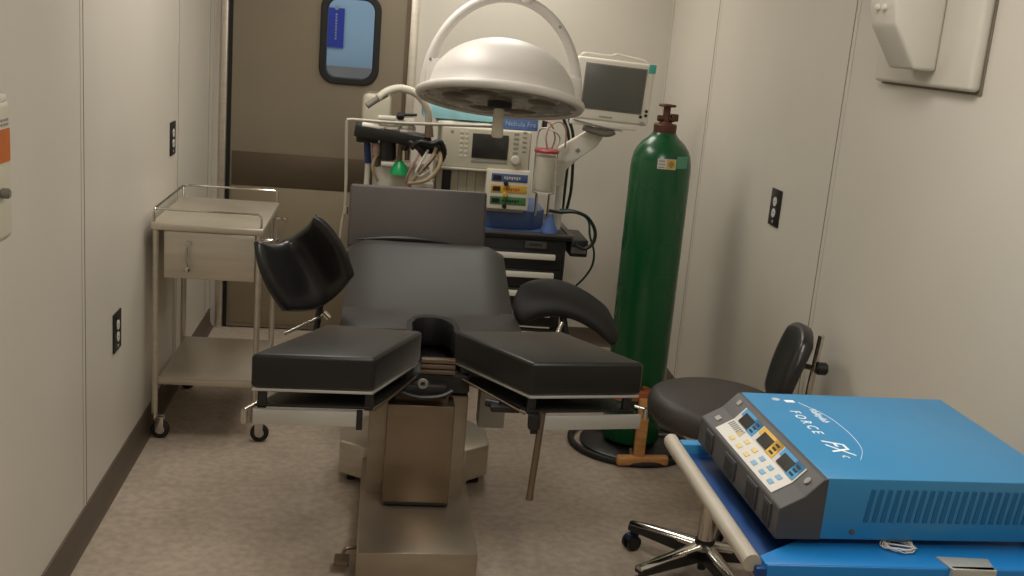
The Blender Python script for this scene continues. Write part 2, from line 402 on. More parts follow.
# what shows through the door window
yo = 7.3
structure(MB().box((-1.8, yo, 1.33), (1.2, yo + .1, 3.2)).build('trim_%d' % ti, 'outblue')); ti += 1
structure(MB().box((-1.8, yo - .05, -.1), (1.2, yo + .1, 1.33)).build('trim_%d' % ti, 'outgrey')); ti += 1
a = at(325, 10, yo - .02); b = at(343, 48, yo - .02)
o = recenter(MB().box((a.x, yo - .012, b.z), (b.x, yo, a.z + .02)).build('poster', 'outposter'), (b.x, yo, b.z))
single(o, 'dark blue poster on the pale wall seen through the door window', 'poster')
mb = MB(); cx_ = (a.x + b.x) / 2 + .012
for k in range(9): mb.box((cx_ - .006, yo - .0145, b.z + .05 + k * .019), (cx_ + .006, yo - .012, b.z + .062 + k * .019))
ORG['poster'] = V(o.location); mb.build('poster_print', 'greyink', o)
MB().cyl((cx_, yo - .0145, b.z + .25), (cx_, yo - .012, b.z + .25), .014).build('poster_emblem', 'greyink', o)

# ceiling lights; the last fixture is added to brighten the back
for i, (lx, ly, p) in enumerate(LIGHTS):
    t = thing('ceiling_light', ('flat ceiling light nearest the viewpoint', 'flat ceiling light above the blue cart', 'flat ceiling light above the steel trolley side', 'added flat ceiling light brightening the back wall')[i], 'ceiling light', (lx, ly, CEIL), 'ceiling lights')
    mb = MB(); ring = [(-.29, -.49, .29, -.45), (-.29, .45, .29, .49), (-.29, -.45, -.25, .45), (.25, -.45, .29, .45)]
    for r in ring: mb.box((lx + r[0], ly + r[1], CEIL - .05), (lx + r[2], ly + r[3], CEIL), .003)
    mb.build('frame', 'white', t)
    MB().box((lx - .25, ly - .45, CEIL - .035), (lx + .25, ly + .45, CEIL - .025)).build('diffuser', 'diffuser', t)

# ------------------------------------------------------------------ outlets
def outlet(side, y, z, label, hh=.068, hw=.05):
    x = XL if side < 0 else XR; s_ = -side
    t = thing('wall_outlet', label, 'outlet', (x, y, z))
    MB().box((x, y - hw, z - hh), (x + s_ * .006, y + hw, z + hh), .002).build('cover_plate', 'black', t)
    for dz in (.022, -.020):
        so = MB().cyl((x + s_ * .004, y, z + dz), (x + s_ * .0085, y, z + dz), .017, n=20).build('socket', 'label', t)
        MB().box((x + s_ * .0085, y - .007, z + dz - .004), (x + s_ * .009, y - .005, z + dz + .005)).box((x + s_ * .0085, y + .005, z + dz - .004), (x + s_ * .009, y + .007, z + dz + .005)).build('slot', 'ink', so)
    MB().cyl((x + s_ * .004, y, z - .052), (x + s_ * .008, y, z - .052), .006, n=12).build('indicator', 'greyink', t)
outlet(-1, 3.645, .553, 'black plate outlet low on the left wall in front of the steel trolley')
outlet(-1, 4.585, 1.105, 'small dark outlet on the left wall above the steel trolley')
outlet(1, 3.82, 1.097, 'black plate outlet on the right wall beside the green cylinder')

# ------------------------------------------------------------------ towel holder on the right wall
t = thing('wall_dispenser', 'cream plastic dispenser mounted high on the right wall', 'dispenser', (XR, 2.8, 1.9))
mb = MB(); mb.prism([(2.555, 1.597), (3.10, 1.597), (3.10, 2.25), (2.555, 2.25)], XR - .034, XR, .012, 3,
                    mat4=Matrix(((0, 0, 1, 0), (1, 0, 0, 0), (0, 1, 0, 0), (0, 0, 0, 1))))
mb.build('back_plate', 'ivory', t)
MB().box((XR - .004, 2.550, 1.590), (XR, 3.106, 2.256)).build('wall_gasket', 'seam', t)
# hood: profile in x, z swept over y
pr = [(XR - .034, 1.637), (1.355, 1.637), (1.286, 1.745), (1.275, 1.80), (1.275, 2.15), (XR - .034, 2.19)]
mb = MB(); mb.prism(pr, -2.885, -2.732, .010, 3, mat4=Matrix.Rotation(math.radians(90), 4, 'X'))
mb.build('hood', 'ivory', t)
for k, yy in enumerate((2.83, 2.79)):
    MB().cyl((1.280, yy, 1.79), (1.268, yy, 1.79), .009, n=14, bev=.003).build('stud', 'white', t)
    MB().cyl((1.276, yy, 1.815), (1.2735, yy, 1.815), .006, n=14).build('screw_hole', 'greyink', t)

# ------------------------------------------------------------------ box on the left wall
t = thing('wall_box', 'pale wall mounted box with an orange label on the left wall', 'box', (XL, 2.1, 1.2))
mb = MB(); mb.prism([(XL, 1.17), (-.775, 1.135), (-.76, 1.15), (-.76, 1.42), (-.775, 1.432), (XL, 1.432)], -2.335, -1.93, .006, 2, mat4=Matrix.Rotation(math.radians(90), 4, 'X'))
mb.build('body', 'cream', t)
MB().box((-.762, 1.95, 1.425), (XL + .01, 2.325, 1.44), .004).build('lid', 'white', t)
MB().box((-.7595, 1.97, 1.305), (-.758, 2.325, 1.372)).build('warning_label', 'orange', t)
mb = MB()
for k in range(22):
    for j in range(2): mb.box((-.7595, 2.00 + k * .0148, 1.378 + j * .009), (-.7585, 2.009 + k * .0148, 1.383 + j * .009))
mb.build('printed_dots', 'greyink', t)
MB().cyl((-.76, 2.27, 1.245), (-.742, 2.27, 1.245), .011, n=16, bev=.003).build('lock_knob', 'grey', t)

# ------------------------------------------------------------------ stainless instrument trolley
t = thing('instrument_trolley', 'stainless steel two tier trolley with rails beside the left wall', 'trolley', (-.63, 4.35, 0))
tx0, tx1, ty0, ty1 = -.835, -.425, 4.06, 4.68
TZ = .852
mb = MB(); mb.box((tx0, ty0, TZ - .028), (tx1, ty1, TZ), .006, 2); mb.build('top_tray', 'steel', t)
mb = MB(); mb.box((tx0 + .025, ty0 + .02, .215), (tx1 - .01, ty1 - .02, .24), .005, 2).box((tx0 + .025, ty0 + .02, .24), (tx1 - .01, ty0 + .026, .246)); mb.build('shelf', 'steel', t)
dr = MB().box((tx0 + .045, ty0 + .015, .640), (tx1 - .03, ty1 - .08, TZ - .03), .006, 2).build('drawer', 'steel', t)
MB().cyl((-.70, ty0 + .015, .78), (-.70, ty0 - .004, .78), .010, n=16, bev=.003).build('drawer_knob', 'chrome', dr)
for (x, y) in ((tx0 + .016, ty0 + .016), (tx1 - .016, ty0 + .016), (tx0 + .016, ty1 - .016), (tx1 - .016, ty1 - .016)):
    lg = MB().cyl((x, y, .085), (x, y, TZ - .02), .0115, n=14).build('leg', 'steel', t)
    MB().cyl((x, y, .078), (x, y, .10), .014, n=14).box((x + .004, y - .016, .035), (x + .036, y - .012, .088), .001).box((x + .004, y + .012, .035), (x + .036, y + .016, .088), .001).build('caster_fork', 'chrome', lg)
    ro = Matrix.Translation((x + .022, y, .036)) @ Matrix.Rotation(math.radians(90), 4, 'X')
    w = MB().lathe([(.010, -.011), (.030, -.011), (.036, -.006), (.036, .006), (.030, .011), (.010, .011)], ro, 28).build('wheel', 'rubber', lg)
    MB().lathe([(0, -.0125), (.017, -.0125), (.019, -.008), (.019, .008), (.017, .0125), (0, .0125)], ro, 20).build('hub', 'alu', w)
def rail(mb, pts, r=.0042): mb.tube(pts, r, n=8)
def bent(a, b, z0, z1, c=.014):
    a = V((*a, 0)); b = V((*b, 0)); d = (b - a).normalized(); u = V((0, 0, 1))
    return [a + u * z0, a + u * (z1 - c), a + u * (z1 - c * .3) + d * c * .3, a + u * z1 + d * c, b + u * z1 - d * c, b + u * (z1 - c * .3) - d * c * .3, b + u * (z1 - c), b + u * z0]
i_ = .01
for a, b in (((tx0 + i_, ty0 + i_), (tx1 - i_, ty0 + i_)), ((tx0 + i_, ty1 - i_), (tx1 - i_, ty1 - i_)), ((tx0 + i_, ty0 + .02), (tx0 + i_, ty1 - .02))):
    mb = MB(); mb.tube(bent(a, b, TZ - .003, TZ + .05), .0045, n=8); mb.build('guard_rail', 'chrome', t)
mb = MB(); mb.tube([(tx1 - .006, ty0 + .05, .80), (tx1 + .03, ty0 + .055, .80), (tx1 + .045, ty0 + .09, .80), (tx1 + .045, ty1 - .14, .80), (tx1 + .03, ty1 - .1, .80), (tx1 - .006, ty1 - .095, .80)], .0055, n=8, smooth=4)
mb.build('push_handle', 'chrome', t)
tx = MB(); tx.tube([(-.702, ty0 - .002, .765), (-.704, ty0 - .006, .72), (-.70, ty0 - .008, .69)], .004, n=8, smooth=4); tx.lathe([(0, -.012), (.010, -.009), (.013, 0), (.010, .009), (0, .012)], Matrix.Translation((-.70, ty0 - .010, .682)), 14)
tx.build('drawer_pull', 'chrome', dr)

# ------------------------------------------------------------------ green gas cylinder + stand
cx, cy = 1.095, 4.19
t = thing('gas_cylinder', 'tall green gas cylinder with a brown valve on top', 'gas cylinder', (cx, cy, .03))
R = .120
T = Matrix.Translation((cx, cy, 0))
MB().lathe([(0, .032), (R - .02, .030), (R - .004, .04), (R, .055), (R, 1.165), (R * .985, 1.195), (R * .94, 1.222), (R * .85, 1.248), (R * .70, 1.271), (R * .52, 1.289), (.050, 1.302), (.046, 1.311), (0, 1.311)], T, 48).build('body', 'green', t, smooth=50)
MB().lathe([(0, 1.307), (.044, 1.307), (.046, 1.34), (.046, 1.339), (.042, 1.345), (.026, 1.347), (.024, 1.353), (0, 1.353)], T, 32).build('neck_ring', 'rust', t)
va = MB().cyl((cx, cy, 1.349), (cx, cy, 1.413), .0145, n=16).cyl((cx - .035, cy, 1.365), (cx + .035, cy, 1.365), .012, n=14, bev=.002).box((cx + .018, cy - .014, 1.357), (cx + .046, cy + .014, 1.385), .003).build('valve', 'rust', t)
mb = MB(); mb.cyl((cx, cy, 1.409), (cx, cy, 1.419), .012, n=16)
for k in range(6):
    a = k * math.pi / 3 + .25; mb.tube([(cx, cy, 1.415), (cx + .03 * math.cos(a), cy + .03 * math.sin(a), 1.416)], .005, n=6)
mb.tube([(cx + .03 * math.cos(k * math.pi / 8), cy + .03 * math.sin(k * math.pi / 8), 1.416) for k in range(16)], .0055, n=6, closed=True)
mb.build('handwheel', 'rust', va)
def curved_label(mb, a0, a1, z0, z1, r=R + .0008, n=12, cx=cx, cy=cy):
    bm = bmesh.new(); A = []; B = []
    for k in range(n + 1):
        a = math.radians(a0 + (a1 - a0) * k / n)
        A.append(bm.verts.new((cx + r * math.cos(a), cy + r * math.sin(a), z0))); B.append(bm.verts.new((cx + r * math.cos(a), cy + r * math.sin(a), z1)))
    for k in range(n): bm.faces.new((A[k], A[k + 1], B[k + 1], B[k]))
    mb.add(bm); return mb
lb = curved_label(MB(), 249, 284, 1.180, 1.220, r=R + .0006).build('paper_label', 'label', t)
curved_label(MB(), 266, 283, 1.182, 1.218, r=R + .0012).build('hazard_panel', 'lyellow', lb)
mb = MB(); curved_label(mb, 269, 280, 1.193, 1.207, r=R + .0018); curved_label(mb, 272, 277, 1.187, 1.213, r=R + .0018); mb.build('hazard_mark', 'brass', lb)
mb = MB()
for k in range(3): curved_label(mb, 251, 263, 1.184 + k * .012, 1.189 + k * .012, r=R + .0012)
mb.build('label_print', 'greyink', lb)
curved_label(MB(), 285, 312, 1.185, 1.232, r=R + .0004).build('paint_patch', mat('faded_green', (84, 150, 120), .5), t)

t = thing('cylinder_stand', 'round black floor stand with a wooden brace holding the gas cylinder', 'stand', (cx, cy, 0))
rr = .248
MB().tube([(cx + rr * math.cos(k * math.pi / 24), cy + rr * math.sin(k * math.pi / 24), .0135) for k in range(48)], .013, n=10, closed=True).build('ring', 'rubber', t)
MB().lathe([(0, .028), (rr - .05, .020), (rr - .04, .014), (rr - .04, .004), (0, .004)], T, 40).build('base_plate', 'black', t)
for k in range(3):
    a = math.radians(20 + 120 * k); MB().tube([(cx + .13 * math.cos(a), cy + .13 * math.sin(a), .03), (cx + .246 * math.cos(a), cy + .246 * math.sin(a), .018)], .006, n=6).build('spoke', 'grey', t)
MB().prism([(.99, 3.93), (1.205, 3.945), (1.205, 3.985), (.99, 3.97)], .006, .046, .012, 3).build('wooden_foot', 'wood', t)
MB().box((1.058, 3.945, .04), (1.102, 3.972, .285), .004).build('wooden_upright', 'wood', t)
MB().prism([(.955, 3.985), (.975, 3.965), (1.125, 3.965), (1.125, 4.0), (1.11, 4.055), (1.085, 4.058), (1.09, 4.0), (.985, 4.0), (.965, 4.06), (.945, 4.055)], .268, .306, .004).build('wooden_brace', mat('reddish_wood', (160, 90, 54), .4, var=.15, scale=10), t)

# ------------------------------------------------------------------ operating table
OT = thing('operating_table', 'grey padded operating table with split leg sections on a steel pedestal', 'operating table', (.18, 3.6, 0))
MB().prism([(-.012, 2.94), (.350, 2.95), (.350, 3.95), (-.012, 3.95)], .012, .12, .006, 2).build('base', 'base_steel', OT)
MB().prism([(-.096, 3.715), (-.012, 3.66), (.362, 3.66), (.450, 3.735), (.450, 3.90), (.39, 3.98), (-.04, 3.98), (-.096, 3.90)], .035, .160, .008, 2).build('cross_foot', 'steel', OT)
for (x, y) in ((-.05, 3.74), (.405, 3.75), (-.05, 3.9), (.405, 3.9)):
    MB().cyl((x - .015, y, .022), (x + .015, y, .022), .022, n=20, bev=.003).build('caster', 'rubber', OT)
MB().box((.004, 3.36, .115), (.325, 3.80, .475), .008, 2).build('column_shroud', 'base_steel', OT)
MB().box((.060, 3.262, .125), (.275, 3.76, .470), .006, 2).build('column_cover', 'table_steel', OT)
MB().box((.085, 3.30, .46), (.255, 3.72, .53), .006).build('lift_column', 'steel_dark', OT)
MB().box((.064, 3.2595, .128), (.271, 3.2625, .136), .001).build('cover_gap', 'ink', OT)
# brake pedal at the left of the base
mb = MB(); mb.tube([(-.012, 3.1, .055), (-.045, 3.1, .05), (-.055, 3.07, .04)], .006, n=8, smooth=3); mb.box((-.078, 3.02, .028), (-.032, 3.08, .045), .005); mb.build('brake_pedal', 'steel_dark', OT)
mb = MB(); mb.box((.05, 3.30, .50), (.32, 3.9, .565), .01); mb.box((.08, 3.24, .50), (.245, 3.30, .545), .008)
mb.build('tilt_mechanism', 'black', OT)
MB().lathe([(.008, -.006), (.015, -.006), (.018, 0), (.015, .006), (.008, .006), (.008, -.006)], frame((.165, 3.235, .552), (1, 0, 0), (0, 0, 1)), 20).build('lock_ring', 'grey', OT)
mb = MB(); mb.tube([(.09, 3.235, .525), (.15, 3.22, .512), (.22, 3.225, .515), (.26, 3.24, .53)], .007, n=8, smooth=5); mb.build('release_bar', 'black', OT)
mb = MB()
for k in range(3): mb.box((.158, 3.285 + .0 * k, .568 + k * .018), (.268, 3.31, .582 + k * .018), .002)
mb.build('hinge_bar', 'steel_dark', OT)
MB().box((.375, 3.48, .318), (.465, 3.56, .470), .006, 2).build('control_box', 'palegrey', OT)
MB().box((.30, 3.49, .466), (.46, 3.55, .52), .004).build('control_bracket', 'black', OT)

# seat section with its cut-out
seat = [(-.105, 3.36), (.110, 3.36), (.112, 3.46), (.135, 3.52), (.17, 3.55), (.21, 3.555), (.245, 3.54), (.27, 3.50), (.278, 3.45), (.280, 3.37), (.488, 3.385), (.488, 3.62), (-.105, 3.60)]
MB().prism(seat, .622, .692, .005, 2).build('seat_pad', 'backvinyl', OT)
MB().prism([(-.10, 3.37), (.10, 3.37), (.10, 3.57), (.29, 3.575), (.29, 3.38), (.47, 3.39), (.47, 3.80), (-.10, 3.80)], .575, .622, .004).build('seat_board', 'darkgap', OT)
MB().prism([(.104, 3.352), (.106, 3.46), (.128, 3.525), (.17, 3.557), (.21, 3.562), (.25, 3.546), (.277, 3.505), (.285, 3.45), (.287, 3.362), (.262, 3.36), (.262, 3.44), (.25, 3.48), (.23, 3.52), (.205, 3.535), (.17, 3.53), (.145, 3.51), (.128, 3.455), (.128, 3.352)], .60, .690, .004).build('cutout_liner', 'darkvinyl', OT)
# back section rising towards the head
def slab(pts, bev=.014): # pts: list of (x0,x1,y,ztop,zbot)
    bm = bmesh.new(); rows = []
    for (x0, x1, y, zt, zb) in pts:
        n = 10
        top = []
        for k in range(n + 1):
            u = k / n; x = x0 + (x1 - x0) * u; d = min(u, 1 - u) * (x1 - x0)
            drop = .030 * max(0, 1 - d / .07) ** 2
            top.append(bm.verts.new((x, y, zt - drop)))
        bot = [bm.verts.new((x0 + (x1 - x0) * k / n, y, zb)) for k in range(n, -1, -1)]
        rows.append(top + bot)
    for a, b in zip(rows, rows[1:]):
        for k in range(len(a)): j = (k + 1) % len(a); bm.faces.new((a[k], a[j], b[j], b[k]))
    bm.faces.new(rows[0][::-1]); bm.faces.new(rows[-1]); bmesh.ops.recalc_face_normals(bm, faces=bm.faces[:])
    return bm
rows = []
for k in range(21):
    u = k / 20; y = 3.57 + (4.085 - 3.57) * u; zt = .691 + .172 * (u ** 1.35); tz = zt
    if u > .86: tz = zt - .035 * ((u - .86) / .14) ** 2
    rows.append((-.108 + .004 * u, .490 - .010 * u, y, tz, zt - .075))
mb = MB(); mb.add(slab(rows)); mb.build('back_pad', 'backvinyl', OT, smooth=50)
MB().prism([(-.095, 3.60), (.465, 3.60), (.465, 4.06), (-.095, 4.06)], -.012, .0, .003,
           mat4=Matrix.Translation((0, 0, .612)) @ Matrix.Translation((0, 3.6, 0)) @ Matrix.Rotation(math.radians(14), 4, 'X') @ Matrix.Translation((0, -3.6, 0))).build('back_board', 'darkgap', OT)
# head section, steep
hp = mb = MB(); mb.box((-.128, -.032, 0), (.402, .032, .245), .012, 3, mat4=Matrix.Translation((.012, 4.145, .785)) @ Matrix.Rotation(math.radians(-14), 4, 'X')); mb.build('head_pad', 'headvinyl', OT)
MB().box((-.10, 4.10, .74), (.38, 4.18, .80), .004).build('head_bracket', 'darkgap', OT)
mb = MB(); mb.tube([(-.085 + .40 * k / 12, 4.070, .832 + .014 * math.sin(math.pi * k / 12)) for k in range(13)], lambda u: .002 + .010 * math.sin(math.pi * min(1, u * 1.0)), n=8, smooth=2); mb.build('crease_shade', 'darkgap', OT)  # dark sliver standing for shade under the head pad's lower edge
# leg sections
LP = {'l': [(-.340, 3.00), (.012, 3.010), (.158, 3.325), (-.142, 3.352)], 'r': [(.476, 3.034), (.829, 3.086), (.620, 3.405), (.262, 3.347)]}
def inset(p, d):
    c = V((sum(q[0] for q in p) / 4, sum(q[1] for q in p) / 4)); return [tuple(c + (V(q) - c) * (1 - d)) for q in p]
for k, p in LP.items():
    lp = MB().prism(p, .596, .699, .012, 3).build('leg_pad', 'padside', OT)
    ip = inset(p, .02)
    MB().prism(ip, .586, .595, .002).build('pad_tray', 'alu', lp)
    lo = [(q[0], q[1]) for q in inset(p, .05)]
    MB().prism(lo, .538, .546, .002).build('lower_board', 'darkgap', OT)
    a, b, c, d = [V((*q, 0)) for q in p]
    for (q, r_) in ((b, c), (a, d)):
        q2 = q.lerp(r_, .04); r2 = q.lerp(r_, .96)
        MB().tube([(q2.x, q2.y, .535), (r2.x, r2.y, .553)], .0038, n=6).build('side_strip', 'steel_dark', OT)
    for q in (a.lerp(c, .07), b.lerp(d, .07), c.lerp(a, .07), d.lerp(b, .07)):
        MB().box((q.x - .013, q.y - .012, .533), (q.x + .013, q.y + .012, .588), .002).build('spacer_post', 'black', OT)
    e = (b - a).normalized(); nrm = V((e.y, -e.x, 0))
    fr = frame((0, 0, 0), e, (0, 0, 1)); fr.translation = a + nrm * .0
    L_ = (b - a).length
    MB().box((.012 if k == 'l' else .030, .489, -.004), (L_ - (.045 if k == 'l' else -.004), .535, .008), .0025, 2, mat4=fr).build('accessory_rail', 'alu', OT)
    MB().box((L_ - .045, .478, -.014), (L_ - .027, .536, .004), .002, 2, mat4=fr).build('rail_stop', 'black', OT) if k == 'l' else MB().box((.010, .478, -.004), (.030, .536, .01), .002, 2, mat4=fr).build('rail_stop', 'black', OT)
# end clamps and hanging rod
MB().cyl((-.352, 2.995, .49), (-.352, 2.995, .535), .010, n=14, bev=.003).cyl((-.352, 2.998, .532), (-.318, 3.02, .548), .005, n=10).build('rail_clamp', 'chrome', OT)
MB().cyl((.850, 3.085, .52), (.850, 3.085, .556), .010, n=14, bev=.003).cyl((.850, 3.09, .55), (.815, 3.10, .556), .005, n=10).build('rail_clamp', 'chrome', OT)
MB().cyl((.519, 3.035, .545), (.504, 3.035, .275), .0105, n=14).cyl((.504, 3.035, .277), (.5035, 3.035, .263), .0118, n=14).build('drop_rod', 'steel_dark', OT)
MB().box((.478, 3.02, .495), (.512, 3.05, .54), .003).build('rod_clamp', 'black', OT)
MB().cyl((.36, 3.15, .530), (.40, 3.13, .530), .013, n=12).box((.37, 3.10, .515), (.46, 3.14, .535), .004).build('release_lever', 'black', OT)

# knee crutches: padded troughs on chrome rods
def gr(rows): return [[at(*p) for p in r] for r in rows]
t = thing('knee_crutch', 'black padded knee crutch standing left of the table on a rod', 'knee crutch', (-.17, 3.45, .55))
G = gr([[(253, 238, 3.30), (288, 240, 3.46), (315, 211, 3.38)], [(264, 276, 3.30), (305, 268, 3.50), (338, 240, 3.40)], [(283, 313, 3.34), (322, 306, 3.50), (356, 276, 3.42)]])
mb = MB(); cushion(mb, G, .046, .35, corner=.13, nu=26, nv=26); mb.build('pad', 'vinyl', t, smooth=75)
a = at(322, 296, 3.53); b = at(316, 330, 3.53)
MB().cyl(a, b, .011, n=14).build('socket', 'black', t)
MB().cyl(at(323, 312, 3.50), at(329, 318, 3.50), .011, n=14).cyl(at(322, 316, 3.52), at(284, 334, 3.42), .0055, n=10).build('adjusting_lever', 'chrome', t)
p_ = at(317, 330, 3.53)
MB().cyl(b, (p_.x - .01, 3.53, .56), .009, n=14).cyl((p_.x - .01, 3.53, .56), (-.08, 3.53, .585), .010, n=12).build('support_rod', 'steel', t)
t = thing('knee_crutch', 'black padded knee crutch lying tilted right of the table', 'knee crutch', (.55, 3.5, .55))
G = gr([[(514, 287, 3.62), (562, 284, 3.72), (612, 316, 3.66)], [(513, 308, 3.56), (566, 300, 3.60), (616, 334, 3.58)], [(515, 331, 3.54), (567, 317, 3.57), (617, 355, 3.55)]])
mb = MB(); cushion(mb, G, .045, .4, corner=.22, flip=1, nu=26, nv=26); mb.build('pad', 'darkvinyl', t, smooth=75)
a = at(562, 310, 3.60); b = at(566, 338, 3.58)
MB().cyl(a, b, .013, n=14).build('socket', 'black', t)
MB().cyl(at(562, 322, 3.535), at(556, 336, 3.52), .008, n=12, bev=.002).cyl(at(519, 326, 3.50), at(549, 328, 3.50), .003, n=8).build('adjusting_lever', 'chrome', t)
MB().cyl(b, (.60, 3.58, .575), .009, n=12).cyl((.60, 3.58, .575), (.475, 3.58, .60), .010, n=12).build('support_rod', 'steel', t)

# ether screen
t = thing('screen_frame', 'thin white L shaped tube frame rising at the head of the operating table', 'frame', (-.14, 4.16, .6))
yy_ = 4.20
pts = [at(338, 245, yy_), at(342, 222, yy_), at(345.5, 200, yy_), at(346.5, 128, yy_), at(347.5, 122, yy_), at(352, 119.5, yy_), at(400, 123, yy_), at(493, 126.5, yy_)]
pts[0].z = .74
mb = MB(); mb.tube(pts, .006, n=10, smooth=3); mb.build('tube', 'tubegrey', t)
MB().cyl(at(345.5, 214, yy_ - .004), at(346, 206, yy_ - .004), .009, n=12).build('joint', 'steel', t)
MB().box((-.165, 4.12, .735), (-.095, 4.215, .765), .004).build('table_clamp', 'steel_dark', t)

# ------------------------------------------------------------------ surgical lamp
LC = V((.404, 3.88, 1.398)); RL = .300
t = thing('surgical_lamp', 'large white dome surgical lamp on a round yoke above the table head', 'lamp', (LC.x, LC.y, CEIL))
tilt = Matrix.Translation(LC) @ Matrix.Rotation(math.radians(3), 4, 'Y') @ Matrix.Rotation(math.radians(-13.5), 4, 'X')
prof = [(RL, .0), (RL + .004, .008), (RL, .018), (RL - .012, .024), (RL - .030, .028)] + [(.262 * math.cos(math.radians(q)), .032 + .190 * math.sin(math.radians(q))) for q in range(4, 90, 6)] + [(0, .222)]
MB().lathe(prof, tilt, 56).build('dome', 'lamp_white', t, smooth=50)
MB().lathe([(RL, 0), (RL - .004, -.006), (RL - .016, -.008), (RL - .026, -.002), (RL - .026, .004)], tilt, 56).build('rim', 'lamp_white', t, smooth=60)
MB().lathe([(0, .0), (RL - .024, .0), (RL - .024, .012), (0, .012)], tilt, 48).build('lens', 'lens', t)
for k in range(8):
    a = k * math.pi / 4 + .2; c = tilt @ Matrix.Rotation(a, 4, 'Z') @ Matrix.Translation((.165, 0, -.001))
    MB().lathe([(0, -.003), (.05, -.002), (.062, .002), (0, .004)], c @ Matrix.Diagonal((.8, 1.1, 1, 1)), 20).build('reflector', 'lensgreen' if k % 3 == 0 else 'steel_dark', t)
MB().lathe([(0, -.022), (.040, -.022), (.044, -.018), (.044, .0), (0, .0)], tilt, 28).build('collar', 'ink', t)
MB().cyl(tilt @ V((0, 0, -.02)), tilt @ V((0, 0, -.02)) + V((.0, 0, -.105)), .0195, .0215, n=20, bev=.004).build('handle', 'cream', t)
# yoke arc and pivots, upright in the lamp's own left-right axis
yk = Matrix.Translation(LC) @ Matrix.Rotation(math.radians(3), 4, 'Y') @ Matrix.Rotation(math.radians(-4), 4, 'X')
pts = []
for k in range(33):
    a = math.radians(-6 + 192 * k / 32); x = .273 * math.cos(a); z = .03 + .335 * math.sin(a)
    pts.append(yk @ V((x, .0, z)))
bm = bmesh.new(); rings = []
for i, p in enumerate(pts):
    a = math.radians(-6 + 192 * i / 32); rd = yk.to_3x3() @ V((math.cos(a), 0, math.sin(a))); dp = yk.to_3x3() @ V((0, 1, 0))
    w = .018; h = .024
    rings.append([bm.verts.new(p + rd * (w * math.cos(q)) + dp * (h * math.sin(q))) for q in [2 * math.pi * j / 14 for j in range(14)]])
for a_, b_ in zip(rings, rings[1:]):
    for j in range(14): bm.faces.new((a_[j], a_[(j + 1) % 14], b_[(j + 1) % 14], b_[j]))
bm.faces.new(rings[0][::-1]); bm.faces.new(rings[-1]); bmesh.ops.recalc_face_normals(bm, faces=bm.faces[:])
mb = MB(); mb.add(bm); mb.build('yoke', 'lamp_white', t, smooth=60)
for s_ in (-1, 1):
    c0 = tilt @ V((s_ * .248, 0, .068))
    MB().box((-.026, -.045, -.04), (.030, .05, .050), .008, 2, mat4=Matrix.Translation(c0) @ tilt.to_3x3().to_4x4()).build('pivot_block', 'lamp_white', t)
    MB().cyl(c0, c0 + V((s_ * .035, 0, 0)), .012, n=14).build('pivot_pin', 'grey', t)
for a in (50, 165, 12):
    p = yk @ V((.273 * math.cos(math.radians(a)), -.024, .03 + .335 * math.sin(math.radians(a))))
    MB().cyl(p, p + V((0, -.004, 0)), .0055, n=12).build('yoke_screw', 'greyink', t)
top = yk @ V((.05, 0, .36))
MB().cyl(top + V((0, 0, -.01)), top + V((0, 0, .06)), .03, n=20, bev=.005).cyl(top + V((0, 0, .05)), (top.x, top.y, CEIL - .06), .019, n=18).lathe([(0, CEIL - .08), (.05, CEIL - .075), (.09, CEIL - .03), (.10, CEIL), (0, CEIL)], Matrix.Translation((top.x, top.y, 0)), 28).build('ceiling_arm', 'lamp_white', t)

# ------------------------------------------------------------------ drawer cart of the anaesthesia machine
Y0 = 4.80
t = thing('anaesthesia_machine', 'cream anaesthesia machine on a black drawer cabinet behind the table head', 'anaesthesia machine', (.55, 5.1, 0))
cab = MB().box((.20, Y0 + .03, .10), (.862, 5.36, .735), .006, 2).build('cabinet', 'cartblack', t)
MB().box((.20, Y0 + .0, .735), (.885, 5.40, .758), .006, 2).build('worktop', 'cartblack', t)
MB().box((.20, Y0 - .006, .752), (.885, Y0 + .006, .764), .002).box((.862, Y0, .752), (.887, 5.40, .764), .002).build('worktop_rim', 'cartgrey', t)
np_ = MB().box((.668, Y0 + .018, .690), (.770, Y0 + .032, .724), .003).build('nameplate', 'cartgrey', cab)
mb = MB()
for k in range(6): mb.box((.690 + k * .010, Y0 + .0165, .702), (.697 + k * .010, Y0 + .019, .712))
mb.build('nameplate_print', 'ink', np_)
for k, (zt, hh) in enumerate(((.672, .07), (.585, .07), (.495, .07), (.40, .085), (.30, .085), (.20, .085))):
    d = MB().box((.225, Y0 + .015, zt - .078), (.842, Y0 + .032, zt + .006), .004, 2).build('drawer', 'cartblack', cab)
    MB().box((.24, Y0 - .004, zt - .030), (.812, Y0 + .016, zt - .004), .004, 2).build('drawer_handle', 'white', d)
for (x, y) in ((.25, 4.86), (.82, 4.86), (.25, 5.3), (.82, 5.3)):
    MB().cyl((x - .014, y, .045), (x + .014, y, .045), .045, n=24, bev=.004).cyl((x, y, .06), (x, y, .102), .012, n=12).build('caster', 'rubber', t)
# blue work surface with the low plinth that carries the blocks
MB().box((.30, Y0 + .03, .758), (.80, 5.36, .765), .002).build('work_mat', 'workblue', t)
bp = MB().prism([(.40, Y0 + .075), (.70, Y0 + .075), (.765, Y0 + .16), (.765, 5.3), (.40, 5.3)], .765, .85, .006, 2).build('blue_plinth', 'workblue', t)
# lower chassis with vertical ribs
lc = MB().box((.245, Y0 + .07, .84), (.655, 5.25, 1.03), .006, 2).build('lower_chassis', 'cream', t)
for x in (.345, .385, .425): MB().box((x - .002, Y0 + .0675, .86), (x + .002, Y0 + .0715, 1.02)).build('chassis_gap', 'greyink', lc)
MB().box((.272, Y0 + .064, .885), (.312, Y0 + .072, 1.015), .001).build('recess', 'ink', lc)
